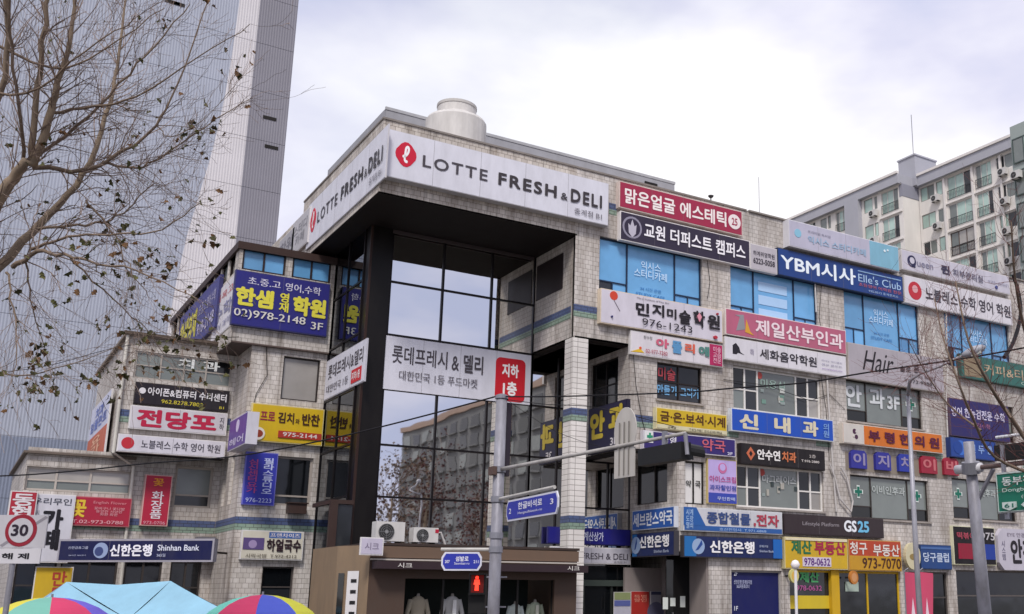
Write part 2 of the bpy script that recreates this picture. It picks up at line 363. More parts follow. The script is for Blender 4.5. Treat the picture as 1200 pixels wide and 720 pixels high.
g = MB(); g.box(-4.0, 60, 17.0, 17.2, -.1, .14, mat('a09a92', .8, .2)); g.box(-4.0, -3.8, 17.2, 60, -.1, .14, mat('a09a92', .8, .2)); tag(g.build('kerb'), kind='structure')
g = MB()
for i in range(-12, 30): g.box(i*4.0, i*4.0+2, 7.4, 7.55, .0, .004, mat('d8d6d0', .7, .2))
for i in range(8): g.box(.5, 3.5, 1.0+i*1.0, 1.5+i*1.0, .0, .005, mat('d8d6d0', .7, .2))
tag(g.build('road_marking'), kind='structure')
# ================================================================== shopping building
OX = Vector((16, 29, 0))
mall = thing('commercial_building', 'four storey white tiled corner shopping building with dark glass atrium', 'building', OX)
ZT = dict(g=4.62, h=7.99, i=11.39, j=15.13)     # where the blue tiles sit on the green ones, storey by storey
SOF = 13.95; BEAM = 10.5
# --- windows of the right wing
def R(TL, BR): return rectF(TL, BR, 29.0)
w4 = []
z4b = onF(735, 343, 29)[1]-.55; z4t = onF(735, 292, 29)[1]+.25
for a, b in ((702, 823), (856, 958), (988, 1076), (1104, 1180)):
    w4.append((onF(a, 330, 29)[0], onF(b, 360, 29)[0], z4b, z4t))
w3 = [R((770, 424), (823, 474)), R((859, 428), (963, 492)), R((991, 444), (1082, 504)), R((1112, 466), (1190, 520))]
w2 = [R((803, 540), (826, 592)), R((862, 544), (966, 600)), R((996, 556), (1090, 612)), R((1115, 560), (1192, 612))]
sh = [R((857, 668), (917, 700)), R((925, 668), (1056, 700)), R((1064, 670), (1112, 700)), R((1120, 668), (1290, 700))]
sh = [(a, b, .15, c1) for (a, b, _, c1) in sh]
holes = w4+w3+w2+sh
wall(FR, 15.94, 41, BEAM, 16.3, holes, TILE, mall)
wall(FR, 18.1, 41, 7.1, BEAM, holes, TILE, mall)
wall(FR, 20.0, 41, 3.85, 7.1, holes, TILE, mall)
wall(FR, 21.25, 41, 0.13, 3.85, holes, TILE, mall)
# storey bands
b = MB()
def band(pl, a0, a1, z, mb, d=.006):
    mb = MB(); mb.pb(pl, a0, a1, z, z+.22, -.02, d, BLUE_T); mb.pb(pl, a0, a1, z-.19, z-.001, -.02, d, GREEN_T); mb.build('tile_band', mall)
band(FR, 15.94, 16.8, ZT['i'], b); band(FR, 18.1, 18.8, ZT['h'], b); band(FR, 17.2, 17.5, ZT['j'], b)
for a0, a1 in ((18.8, 22.6), (26.2, 27.0), (31.5, 33.0), (38, 41)): band(FR, a0, a1, ZT['h'], b)
for a0, a1 in ((22.2, 22.8), (26.3, 27.0)): band(FR, a0, a1, ZT['i'], b)
# parapet of larger tiles + coping, return faces, core
b = MB(); b.box(23.2, 41, 28.93, 29.25, 16.3, 16.36, mat('8f8883', .7, .3)); b.build('coping', mall)
core = MB()
core.box(16.4, 41, 29.5, 46, BEAM, 16.25, TILE)
core.box(18.5, 41, 29.5, 46, 7.0, BEAM-.01, TILE)
core.box(20.4, 41, 29.5, 46, 3.9, 6.99, TILE)
core.box(21.4, 41, 29.5, 46, 0.1, 3.89, TILE)
core.box(10.4, 20.3, 32.3, 46, 0.1, 14.9, TILE)
core.box(7.8, 10.2, 35.9, 56, 0.1, 10.3, TILE)
core.box(9.5, 26, 37, 60, 10.4, 15.6, TILE)
core.build('rear_block', mall)
# return faces of the right wing (facing left)
L3 = ('L', 18.1); L2 = ('L', 20.0); LI = ('L', 16.0)
w3L = (29.75, 31.6, 8.55, 10.3)
wall(L3, 29.0, 32.2, 7.1, BEAM, [w3L], TILE, mall, 'return_wall')
w2L = (29.6, 31.6, 5.5, 7.05)
wall(L2, 29.0, 32.2, 3.85, 7.1, [w2L], TILE, mall, 'return_wall')
wall(LI, 29.22, 31.9, BEAM, SOF, [], TILE, mall, 'return_wall')
band(LI, 29.3, 31.95, ZT['i'], None, .01)
b = MB(); b.pb(LI, 29.9, 31.8, 12.35, 13.6, -.05, .02, mat('241a1c', .5, .1)); b.build('shutter_panel', mall)
s = MB()                     # undersides
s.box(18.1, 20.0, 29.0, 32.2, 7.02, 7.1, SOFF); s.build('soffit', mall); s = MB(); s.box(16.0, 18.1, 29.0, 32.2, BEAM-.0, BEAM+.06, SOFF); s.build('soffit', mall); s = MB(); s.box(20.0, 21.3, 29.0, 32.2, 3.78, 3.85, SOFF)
s.build('soffit', mall)
window(L3, w3L, [(0, .5, [.5]), (.5, 1, [.5])], '1c1614', [DIMG, DARKG], mall)
window(L2, w2L, [(0, .45, []), (.45, 1, [])], '2b2422', [DARKG], mall)
# windows
for i, r in enumerate(w4):
    P = [BLUEG2, BLUEG2, BLUEG, BLUEG, BLUEG2, BLUEG2]
    w = window(FR, r, [(0, .27, [.36], 1), (.27, .735, []), (.735, 1, [.36], 1)], '20304a',
               [DIMG if i in (0, 3) else BLUEG2, BLUEG, BLUEG, BLUEG, BLUEG2, BLUEG, BLUEG], mall, fw=.055)
window(FR, w3[0], [(0, .5, [.5]), (.5, 1, [.5])], '231a18', [DIMG, DARKG], mall)
for r in (w3[1], w2[1]):
    window(FR, r, [(0, .14, [.48]), (.14, .28, [.48]), (.28, .72, []), (.72, .86, [.48]), (.86, 1, [.48])], 'dcd8d4', [GREYG, DARKG, DIMG, DIMG, GREYG, DIMG, DARKG, CURT, DIMG], mall, fw=.065)
for r in (w3[2], w2[2], w2[3], w3[3]):
    window(FR, r, [(0, .27, [.28]), (.27, .74, []), (.74, 1, [.28])], '3c3634', [DARKG, GREYG, GREYG, DARKG, GREYG], mall, fw=.05)
window(FR, w2[0], [(0, .5, []), (.5, 1, [])], '1c1816', [mat('d9d6d4', .4, .1)], mall)
# shop fronts at street level
for i, r in enumerate(sh):
    window(FR, r, [[(0, 1, [])], [(0, .4, [.3]), (.4, .7, [.3]), (.7, 1, [.3])], [(0, .5, [.7]), (.5, 1, [.7])], [(0, .2, [.7]), (.2, .5, [.7]), (.5, .75, [.7]), (.75, 1, [.7])]][i],
           ['9a9694', 'c9a21c', '4a4442', '5a5350'][i], [[mat('191d54', .4, .1)], [DARKG, DIMG], [DARKG], [DIMG, DARKG]][i], mall, fw=.07, name='shop_front')
# entrance recess under the corner
b = MB(); b.box(onF(732, 690, 31.7)[0], 21.19, 31.7, 31.8, .13, 3.38, mat('8d8380', .6, .2)); b.build('recess_wall', mall)
b = MB(); b.box(21.19, 21.25, 29.02, 31.7, .13, 3.8, mat('8d8380', .6, .2)); b.build('recess_wall', mall)
d = MB(); d.box(onF(781, 690, 30.0)[0], 21.19, 30.0, 30.04, .13, 3.77, DARKG); d = d.build('glass_door', mall)
b = MB(); b.box(20.45, 20.48, 29.92, 30.0, 1.0, 1.9, mat('b8b8b8', .3, 0, metal=1)); b.build('handle', d)
for u in (20.1, 20.4, 20.8): MB().box(u, u+.2, 29.98, 29.995, 1.9+.3*random.random(), 2.35+.2*random.random(), mat('cfd4cf', .6, .1)).build('notice', d)
# pillar
b = MB(); b.box(15.95, 16.5, 29.0, 29.55, .13, BEAM+.01, TILE_P); p = b.build('pillar', mall)
for z in (ZT['g'], ZT['h']):
    b = MB(); b.box(15.94, 16.51, 28.99, 29.56, z, z+.22, BLUE_T); b.box(15.94, 16.51, 28.99, 29.56, z-.19, z-.001, GREEN_T); b.build('tile_band', p)
b = MB(); b.box(16.3, 16.32, 29.5, 29.56, .13, BEAM, mat('7b8f6e', .5, .2)); b.build('drain_pipe', mall)
# canopy over the atrium
CN = 9.33
wall(('F', 29.0), CN, 15.94, SOF, 16.3, [], TILE_L, mall, 'canopy_front')
wall(('L', CN), 29.0, 37.4, SOF, 16.3, [], TILE_L, mall, 'canopy_side')
wall(('L', CN+.01), 37.4, 52, SOF-.6, 15.9, [], TILE_L, mall, 'canopy_side')
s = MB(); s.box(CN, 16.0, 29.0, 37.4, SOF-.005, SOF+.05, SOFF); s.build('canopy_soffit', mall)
s = MB(); s.box(CN+.9, 15.9, 31.86, 31.9, SOF-.12, SOF-.005, mat('4a4144', .5, .2)); s.box(CN+.9, CN+.94, 31.9, 35.5, SOF-.12, SOF-.005, mat('4a4144', .5, .2)); s.build('soffit_trim', mall)
s = MB(); s.box(CN+.3, 40, 29.3, 37.4, 16.0, 16.1, mat('8b8685', .8, .2)); s.build('roof', mall)
s = MB(); s.box(CN-.03, 23.1, 28.96, 29.3, 16.3, 16.36, mat('857d78', .7, .4)); s.box(CN-.03, CN+.3, 29.3, 37.4, 16.3, 16.36, mat('857d78', .7, .4)); s.build('coping', mall)
# atrium curtain wall: every pane a piece of its own
GY = 32.0; mull = [10.85]+[onF(519, 330, GY)[0], onF(575, 360, GY)[0], 16.0]
rows = [SOF] + [onF(457, 330, GY)[1], onF(453, 392, GY)[1], onF(449, 456, GY)[1], onF(444, 521, GY)[1], onF(441, 582, GY)[1], 2.6, .13]
fr = MB(); FMT = mat('1d191b', .35, .05, metal=.4)
for x in mull: fr.box(x-.035, x+.035, GY-.06, GY+.02, .13, SOF, FMT)
for z in rows[1:-1]: fr.box(mull[0], 16.0, GY-.055, GY+.015, z-.03, z+.03, FMT)
cw = fr.build('curtain_wall', mall)
for i in range(3):
    for j in range(len(rows)-1):
        MB().box(mull[i]+.03, mull[i+1]-.03, GY-.01, GY+.01, rows[j+1]+.025, rows[j]-.025, MIRROR).build('pane', cw, org=OX)
# glazing behind the pillar
fr = MB(); m2 = [16.0, 17.05, 18.1, 19.1, 20.0]
for x in m2: fr.box(x-.03, x+.03, GY-.06, GY+.02, 3.4, BEAM, FMT)
for z in rows[3:6]: fr.box(16, 20, GY-.055, GY+.015, z-.03, z+.03, FMT)
c2 = fr.build('curtain_wall', mall); zz = [BEAM]+rows[3:6]+[3.4]
for i in range(4):
    for j in range(len(zz)-1):
        if m2[i] >= 18.1 and zz[j] > 8: continue
        MB().box(m2[i]+.03, m2[i+1]-.03, GY-.01, GY+.01, zz[j+1]+.025, zz[j]-.025, MIRROR).build('pane', c2, org=OX)
b = MB(); b.box(16.0, 20.0, GY-.1, GY+.02, 2.75, 2.95, mat('3c4440', .5, .1)); 
for x in (16.9, 18.2, 19.3): b.box(x-.04, x+.04, GY-.06, GY, .13, 2.75, mat('2a2e2c', .4, .1))
c3 = b.build('entrance_frame', mall)
for a0, a1 in ((16.0, 16.86), (16.94, 18.16), (18.24, 19.26), (19.34, 20.0)): MB().box(a0, a1, GY-.02, GY, .13, 2.75, DARKG).build('pane', c3, org=OX)
MB().box(16.0, 20.0, GY-.03, GY, 2.96, 3.39, DARKG).build('transom_pane', mall)
# black corner column and left-facing atrium glass
b = MB(); b.box(10.1, 10.8, 31.85, 32.3, .13, SOF, mat('0f0b0b', .35, .05)); b.box(10.085, 10.16, 31.8, 31.86, .13, SOF, mat('2f1d18', .4, .1)); b.build('corner_column', mall)
fr = MB(); gl = ('L', 10.1); ys = [32.3, 33.9, 35.5]
for y in ys: fr.pb(gl, y-.03, y+.03, .13, SOF, -.02, .05, FMT)
for z in rows[1:-1]: fr.pb(gl, 32.3, 35.5, z-.03, z+.03, -.02, .045, FMT)
cw = fr.build('curtain_wall', mall)
DARKMIR = glass_mat('dark_coated_glass', '6a7078', metal=1, rough=.02, wob=.001)
for i in range(2):
    for j in range(len(rows)-1):
        MB().pb(gl, ys[i]+.03, ys[i+1]-.03, rows[j+1]+.025, rows[j]-.025, -.01, .01, DARKMIR).build('pane', cw, org=OX)
# --- left wing walls
F1 = ('F', 35.5); FA = ('F', 37.5); FB = ('F', 38.4); LS = ('L', 7.6); LA = ('L', 4.2); LH = ('L', 6.9); FH = ('F', 35.35)
h1 = [rectF((333, 417), (372, 472), 35.5), rectF((321, 534), (363, 594), 35.5)]
s1 = onF(308, 664, 35.5)[0]; s2 = onF(345, 664, 35.5)[0]; h1.append((s1, s2, .15, onF(308, 664, 35.5)[1]))
wall(F1, 7.6, 10.09, .13, 10.4, h1, TILE, mall)
window(F1, h1[0], [(0, 1, [])], '2a2322', [CURT], mall)
window(F1, h1[1], [(0, 1, [.2])], '9a918a', [DIMG, DARKG], mall, fw=.07)
window(F1, h1[2], [(0, 1, [.8])], '4a4442', [DIMG, DARKG], mall, name='shop_front')
hl = [(36.4, 36.9, 5.3, 6.9), (37.4, 37.9, 5.3, 6.9)]
wall(LS, 35.5, 38.4, .13, 10.4, hl, TILE, mall, 'return_wall')
for h in hl: window(LS, h, [(0, 1, [.3])], 'b5ab9e', [DIMG], mall)
band(F1, 7.6, 10.07, ZT['g'], b, .008); band(LS, 35.5, 38.4, ZT['g'], b, .008); b = MB(); b.pb(F1, 7.6, 7.9, ZT['h']-.2, ZT['h']+.2, -.02, .008, BLUE_T); b.build('tile_band', mall)
# raised corner room with the big blue sign
zb = 10.42; zt = 13.86
fw_ = [rectF((286, 287), (334, 322), 35.35), rectF((344, 298), (387, 332), 35.35)]
wt = fw_[0][3]; wb = fw_[0][2]-.05
fw_ = [(a[0], a[1], wb, wt) for a in fw_]
wall(FH, 6.9, 10.05, zb, zt-.35, fw_, TILE, mall)
for r in fw_: window(FH, r, [(0, .5, []), (.5, 1, [])], '2f2423', [BLUEG], mall, fw=.06, rec=.08)
lw = [(35.9+i*1.15, 36.85+i*1.15, wb, wt) for i in range(10)]
wall(LH, 35.35, 47.6, zb, zt-.35, lw, TILE, mall, 'return_wall')
for r in lw: window(LH, r, [(0, 1, [])], '2f2423', [DARKG if random.random() < .5 else GREYG], mall, fw=.06, rec=.08)
b = MB(); b.box(6.82, 10.08, 35.27, 35.6, zt-.35, zt-.1, BRN); b.box(6.82, 7.2, 35.6, 47.6, zt-.35, zt-.1, BRN); b.box(6.9, 10.0, 35.5, 47.6, zt-.2, zt-.12, BRN); b.build('eave', mall)
b = MB(); b.box(6.9, 10.05, 35.35, 47.6, zb-.05, zb, mat('5a4c48', .7, .3)); b.box(7.2, 9.9, 35.8, 47.4, zb+.02, zt-.3, TILE); b.build('corner_room_core', mall)
b = MB(); b.box(6.86, 6.9, 35.31, 36.6, zb-.08, zb+.45, TILE); b.build('corner_room_skirt', mall)
# block with the dental clinic
za = 6.92; zat = 10.72
wA = rectF((160, 411), (262, 440), 37.5); wA = (wA[0], 7.45, wA[2]-.4, wA[3])
wall(FA, 4.2, 7.6, za, zat-.1, [wA], TILE, mall)
window(FA, wA, [(0, .26, [.5]), (.26, .5, [.5]), (.5, .73, [.5]), (.73, 1, [.5])], 'a39b94', [GREYG, GREYG, GREYG, GREYG, GREYG, GREYG, GREYG, DARKG], mall, fw=.05, rec=.06)
wall(LA, 37.5, 45, za, zat-.1, [], TILE, mall, 'return_wall')
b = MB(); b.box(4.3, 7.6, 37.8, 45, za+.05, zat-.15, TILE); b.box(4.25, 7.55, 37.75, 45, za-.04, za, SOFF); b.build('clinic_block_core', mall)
b = MB(); b.box(4.08, 7.62, 37.35, 45, zat-.1, zat, mat('7f7266', .6, .3)); b.box(4.03, 7.62, 37.3, 37.4, zat-.06, zat+.03, mat('54483f', .6, .2)); b.build('eave', mall)
band(FA, 4.22, 4.75, ZT['h'], b, .008); band(FA, 7.0, 7.58, ZT['h'], b, .008)
b = MB(); b.tube([(4.16, 37.42, zat-.1), (4.16, 37.42, 6.8), (4.9, 38.32, 6.5), (4.95, 38.32, .15)], .05, mat('c9c4bc', .5, .3)); b.build('drain_pipe', mall)
# lower left block
zbt = 6.74
wB = [rectF((32, 546), (153, 580), 38.4), rectF((207, 546), (246, 596), 38.4)]
shB = [(2.0, 3.1, .15, 3.55), (3.2, 4.8, .15, 3.55), (5.0, 6.1, .15, 3.5), (6.35, 7.3, .15, 3.5)]
wall(FB, 1.9, 7.6, .13, za, wB+shB, TILE, mall)
window(FB, wB[0], [(0, .28, [.45]), (.28, .6, [.45]), (.6, 1, [.45])], 'b3aaa2', [GREYG, CURT], mall, fw=.06)
window(FB, wB[1], [(0, 1, [.3])], 'a59b92', [DIMG, GREYG], mall, fw=.07)
for r in shB: window(FB, r, [(0, .5, [.75]), (.5, 1, [.75])], '3a3432', [DARKG], mall, fw=.06, name='shop_front')
wall(('L', 1.9), 38.4, 46, .13, zbt, [], TILE, mall, 'return_wall')
b = MB(); b.box(2.0, 7.6, 38.7, 46, .13, zbt-.05, TILE); b.build('low_block_core', mall)
b = MB(); b.box(1.78, 4.95, 38.25, 46, zbt-.02, zbt+.05, mat('6b5f57', .6, .3)); b.build('eave', mall)
band(FB, 1.92, 7.58, ZT['g'], b, .008)
b = MB(); b.box(7.0, 7.55, 37.9, 38.38, 3.6, 4.3, mat('6d6a70', .6, .2)); b.build('canopy_box', mall)
# roof plant room
b = MB(); GREYP = mat('9c9ca2', .7, .2); b.box(10.02, 21.25, 31.0, 37.2, 16.1, 17.66, GREYP); b.box(10.0, 21.28, 30.98, 31.04, 17.6, 17.7, mat('a8a8ac', .6, .2)); pr = b.build('roof_plant_room', mall)
b = MB(); b.box(19.9, 20.45, 30.96, 31.0, 17.28, 17.42, DK); b.build('vent', pr)
# side roof signs frame, roof clutter
# ------------------------------------------------------------------ cooling tower
ct = onF(535, 150, 30)
t = thing('cooling_tower', 'round white cooling tower on the roof behind the big white corner sign', 'cooling tower', (ct[0], 30.05, 16.3))
WM = mat('cfcbc8', .5, .25)
MB().lathe([(.93, 0), (.97, .08), (.97, .95), (.92, 1.04), (.62, 1.2), (.62, 1.5)], (ct[0], 30.05, 16.3), WM, 32).build('shell', t, smooth=False)
MB().lathe([(.6, 1.45), (.64, 1.47), (.64, 1.56), (.56, 1.56), (.56, 1.2), (0.01, 1.2)], (ct[0], 30.05, 16.3), mat('bdb9b6', .5, .25), 32).build('fan_ring', t)
b = MB()
for k in range(8):
    a = k*math.pi/4; b.box(-.03, .03, -.93, -.89, .05, .98, mat('aaa6a2', .5, .2), xf=lambda p: (ct[0]+p[0]*math.cos(a)-p[1]*math.sin(a), 30.05+p[0]*math.sin(a)+p[1]*math.cos(a), 16.3+p[2]))
b.build('rib', t)
# ================================================================== signs
WHT = 'dedce6'
def lotte(pl, TL, BR, label, t=.3):
    return sign(pl, TL, BR, 'd5d4de', [
        ('p', [(.0445, .54), (.0475, .62), (.066, .75), (.080, .80), (.094, .80), (.108, .75), (.1265, .62), (.1295, .54), (.1265, .46), (.108, .33), (.094, .28), (.080, .28), (.066, .33), (.0475, .46)], 'c5203a'),
        ('t', 'ℓ', .073, .36, .101, .73, 'f2eef0', .035, .1),
        ('t', 'LOTTE', .155, .37, .43, .62, '48434a', .02),
        ('t', 'FRESH', .477, .36, .745, .64, '3d383c', .04),
        ('t', '&', .765, .36, .797, .52, '3d383c', .02),
        ('t', 'DELI', .812, .36, .965, .66, '3d383c', .04),
        ('t', '중계점 B1', .83, .10, .965, .24, '6a6670', .01)], label, t=t, side='c5c2c6', name='fascia_sign', inset=.02)
lotte(('F', 29.0), (451.7, 150), (712.6, 265), 'long white food store sign across the front of the roof canopy')
lotte(('L', CN), (362.7, 240.7), (451.3, 208), 'foreshortened white food store sign on the left side of the roof canopy', .045)
sign(FR, (726, 212), (870, 277), 'a02b4a', [('t', '맑은얼굴 에스테틱', .04, .2, .86, .8, 'efe4e2', .035), ('c', .93, .5, .3, 'e8dcdc'), ('t', '25', .905, .35, .955, .65, 'a02b4a', .03)],
     'crimson skin care sign at the very top of the facade beside the canopy', side='d9c8c0', t=.22)
sign(FR, (727, 247), (879, 314), '332c40', [('c', .085, .5, .38, '8f8a9c'), ('c', .085, .5, .31, '332c40'), ('p', [(.06, .3), (.085, .15), (.11, .3), (.115, .62), (.1, .55), (.085, .78), (.07, .55), (.055, .62)], 'b9b4c2'),
     ('t', '교원 더퍼스트 캠퍼스', .17, .24, .96, .78, 'eeeaf0', .03)], 'dark plum campus sign with a laurel emblem under the crimson sign', side='e6e0e0', t=.2)
sign(FR, (879, 285), (911, 322), 'b9b3ba', [('t', '하계위영학원', .1, .55, .9, .75, '4a4550', .02), ('t', '6223-5058', .1, .25, .9, .47, '3c3742', .03)], 'small pale grey phone number panel beside the plum campus sign', t=.2)
sign(FR, (911, 290), (1059, 354), '1f3f80', [('t', 'YBM시사', .02, .22, .60, .84, 'e6eef6', .03), ('t', "Elle's Club", .62, .42, .98, .72, 'a9c4e4', .005), ('r', .62, .8, .98, .84, '8aa9cf'),
     ('t', '초등영어 어학원 전문', .62, .24, .98, .37, 'b5606c', .01), ('t', '935-0512 중계캠퍼스', .70, .08, .95, .18, '9db4d6', .01)], 'deep blue language school sign with tall white letters along the top floor', side='22304e', t=.2)
sign(FR, (924, 257), (1054, 319), 'b7b4c6', [('r', .72, 0, 1, 1, '7fb0c6'), ('c', .075, .55, .16, '86b9d0'), ('t', '프리미엄 독서실', .16, .66, .36, .76, '7f7d92', .01),
     ('t', '익시스 스터디카페', .16, .28, .68, .56, '94b2cc', .02), ('c', .86, .7, .05, 'dfe9ee'), ('c', .89, .75, .04, 'dfe9ee')], 'pale lilac study cafe board ending in teal on the roof edge', t=.35, side='d8d6dc')
sign(FR, (1056, 292), (1184, 346), 'c3bfcb', [('c', .085, .5, .3, '3a3a5a'), ('c', .085, .5, .22, 'c3bfcb'), ('t', 'Q', .055, .2, .12, .8, '2a2a4a', .02), ('t', 'ueen', .13, .32, .27, .56, '7a7890', .0),
     ('t', '퀸', .34, .27, .42, .72, '3a3650', .04), ('t', '피부관리실', .45, .28, .73, .65, '5a566c', .02), ('t', '935-4055', .78, .4, .97, .52, '8a88a0', .0), ('c', .86, .22, .09, '3c4c88')],
     'pale sign with a round crown letter emblem, topmost at right of facade', t=.25)
RED_SPR = ('c', .09, .5, .33, 'b8303c')
sign(FR, (1059, 322), (1187, 382), 'd3cfd6', [RED_SPR, ('c', .09, .56, .14, 'd3a0a4'), ('t', '노블레스 수학 영어 학원', .18, .26, .98, .74, '45414a', .02)], 'white maths academy sign with red disc above fourth blue window', t=.2, side='d9d4d4')
sign(FR, (704, 337.5), (847, 402), 'cfc9d4', [('c', .10, .84, .13, 'c8452f'), ('p', [(.1, .7), (.105, .7), (.15, .42), (.145, .42)], '6a6470'), ('t', 'Min Ji Institute of Fine Art', .28, .86, .54, .93, '5a5560', .0),
     ('t', '민', .27, .40, .38, .78, '262228', .05), ('t', '지', .40, .45, .50, .82, '262228', .05), ('t', '미', .52, .45, .60, .76, '262228', .05), ('t', '술', .62, .36, .72, .78, '262228', .05), ('t', '학', .74, .34, .84, .84, '262228', .05), ('t', '원', .86, .36, .97, .80, '262228', .05),
     ('t', '976-1243', .32, .12, .73, .33, '2e2a32', .005), ('c', .085, .22, .03, '3c3a6a'), ('c', .95, .85, .035, 'a03040'), ('c', .93, .12, .07, 'b03040', .05), ('p', [(.77, .66), (.79, .78), (.81, .66), (.79, .5)], 'd890a0')],
     'lilac white art school sign with orange ball and brushy black letters', t=.2, side='d8c8b4')
sign(FR, (739, 387), (847, 431), 'd6d0d6', [('r', .85, 0, 1, 1, 'b0285c'), ('p', [(.0, .1), (.1, .28), (.14, .12)], 'd8b030'), ('c', .10, .3, .06, 'd8603a'), ('t', '정수정', .13, .72, .22, .86, '5a5a5a', .01),
     ('t', '아', .26, .44, .40, .84, 'c8607a', .06), ('t', '뜰', .43, .30, .54, .84, '5a90bc', .06), ('t', '리', .57, .40, .68, .82, 'd0604a', .06), ('t', '에', .72, .36, .84, .80, '4f7f78', .06), ('t', '02-977-7280', .15, .12, .38, .30, 'a84a5a', .01),
     ('t', '미술\n교습\n전문', .88, .14, .97, .86, 'e6b8cc', .0)], 'small white sign with multicoloured bubble letters and magenta end', t=.14)
sign(FR, (850, 361), (992, 416), 'b4607a', [('p', [(.08, .2), (.11, .75), (.07, .8), (.14, .86), (.15, .3)], '8c8a90'), ('p', [(.15, .2), (.16, .7), (.19, .25), (.22, .12)], 'd09a3a'),
     ('t', '제일산부인과', .23, .18, .97, .80, 'e6d2d8', .035)], 'dusty pink clinic sign with white letters in the middle of the facade', t=.22, side='e2d8d4')
sign(FR, (849, 394), (992, 443), 'd5d1d8', [('p', [(.06, .28), (.06, .66), (.085, .78), (.11, .6), (.12, .4), (.15, .3), (.10, .36), (.09, .28)], '26222a'), ('t', '음\n악', .195, .35, .225, .62, '7a7090', .01),
     ('t', '세화음악학원', .27, .26, .74, .72, '322e36', .025), ('t', '피아노 바이올린', .78, .60, .96, .68, '8a86a0', .0), ('t', '첼로 플루트', .78, .42, .96, .50, '8a86a0', .0), ('t', 'www.sehwamusic.co.kr', .78, .22, .96, .30, '8a6aa8', .0)],
     'white music school sign with a grand piano mark under the pink sign', t=.18)
sign(FR, (993, 401), (1107, 461), 'a8a1a8', [('t', 'Hair', .14, .30, .46, .86, '1f1b20', .0, .35), ('t', '솔로', .52, .42, .64, .60, '2f2b30', .02), ('t', '몬', .67, .46, .73, .66, '3c3840', .03), ('t', '디자이너 헤어샵', .6, .3, .9, .40, '3f3b40', .0), ('t', 'T.973-9988', .56, .14, .86, .24, '3f3b40', .01)],
     'grey hair salon sign with flowing black script', t=.2, side='b8b0ac')
sign(FR, (1125, 414), (1290, 470), '33665f', [('r', .02, .1, .13, .9, '8a7a62'), ('t', '커피&티타임 카페', .15, .3, .75, .75, 'b9a48a', .01), ('t', 'Coffee & Tea', .4, .1, .7, .25, 'a9c4b8', .0)],
     'dark green cafe sign cut by the right edge of the picture', t=.2, side='3a5a54')
sign(FR, (769, 477), (852, 511), 'c9a928', [('r', 0, 0, 1, .22, 'cfc8a8'), ('t', '금·은·보석·시계', .05, .36, .97, .86, '54321c', .035), ('t', '고백당', .15, .06, .27, .17, '3c342c', .02), ('t', 'T.973-9981  010-6340-9966', .45, .05, .92, .16, '4c443c', .005)],
     'yellow jewellery and watch sign hung under the four pane dark window', t=.2, side='d9cfa8')
sign(FR, (857, 478), (977, 518), '1f4fb4', [('t', '신', .07, .14, .25, .82, 'd0c6ac', .06), ('t', '내', .40, .14, .56, .86, 'd0c6ac', .06), ('t', '과', .68, .14, .84, .84, 'd0c6ac', .06), ('t', '의\n원', .89, .16, .95, .8, '7fa4d8', .02)],
     'bright blue clinic sign with three large beige letters', t=.22, side='cfd4dc')
sign(FR, (754, 504), (862, 536), '352a6c', [('r', 0.0, .35, .1, 1, 'dcdcdc'), ('p', [(.035, .6), (.055, .6), (.055, .5), (.075, .5), (.075, .6), (.095, .6), (.095, .75), (.075, .75), (.075, .88), (.055, .88), (.055, .75), (.035, .75)], '2a8a68'),
     ('t', '정형', .18, .4, .34, .8, 'd8d4dc', .02), ('t', '약국', .62, .2, .88, .86, 'c06070', .02), ('t', '2F', .9, .08, .96, .24, 'd8d4e8', .02)], 'purple pharmacy sign with red outlined letters behind the black signal', t=.2, side='cfcad2')
sign(FR, (868, 519), (967, 552), '1f1a1d', [('p', [(.06, .52), (.11, .85), (.16, .52), (.11, .18)], 'c06848'), ('p', [(.09, .52), (.11, .66), (.13, .52), (.11, .36)], '1f1a1d'), ('t', '안수연', .18, .26, .45, .78, 'e6e2e0', .045), ('t', '치과', .47, .26, .64, .78, 'c8744c', .045), ('t', '2층', .80, .58, .88, .76, 'c0b8b4', .01), ('t', 'T.976-2880', .70, .34, .92, .46, 'd8d0cc', .01)],
     'glossy black dental sign with an orange diamond', t=.22, side='241f22')
sign(FR, (987, 495), (1105, 532), 'cc6f28', [('r', 0, 0, .2, 1, 'c8c2bc'), ('c', .11, .62, .13, '4a2c44'), ('c', .125, .36, .11, '4a2c44'), ('c', .125, .62, .06, 'c8c2bc'), ('c', .1, .38, .05, 'c8c2bc'), ('t', '부 령 한 의 원', .24, .22, .96, .78, '5a1f3c', .045)],
     'orange oriental clinic sign with a white end and swirl mark', t=.22, side='cfc6bc')
# letter plaques
t = thing('letter_sign', 'row of five separate blue and red letter plaques under orange sign', 'sign', (27.5, 29, 0))
for a, b_, ch, hx in ((997, 1016, '이', '33348e'), (1026, 1044, '지', '33348e'), (1053, 1069, '치', '2c3a9e'), (1079, 1098, '이', '98243a'), (1106, 1123, '비', '98243a')):
    x0, z1 = onF(a, 527+(a-997)*.085, 28.86); x1, _ = onF(b_, 540, 28.86); z0 = z1-.68
    pq = MB().prism([(x0-27.5, z0), (x0-27.5, z1-.12), (x0-27.5+.12, z1), (x1-27.5-.12, z1), (x1-27.5, z1-.12), (x1-27.5, z0)], -.14, -.01, mat(hx, .4, .15)).build('letter_plaque', t, org=Vector((0, 0, 0)))
    text(t, ch, x0-27.5+.1, x1-27.5-.1, z0+.12, z1-.1, -.15, mat('8f86a8' if hx != '98243a' else 'c06a70', .5, .1), .04)
x0, z1 = onF(990, 526, 29); 
MB().box(x0-27.5, 33.2-27.5, -.01, 0, z1-.8, z1-.1, mat('8f8478', .6, .3)).build('backing_strip', t, org=Vector((0, 0, 0)))
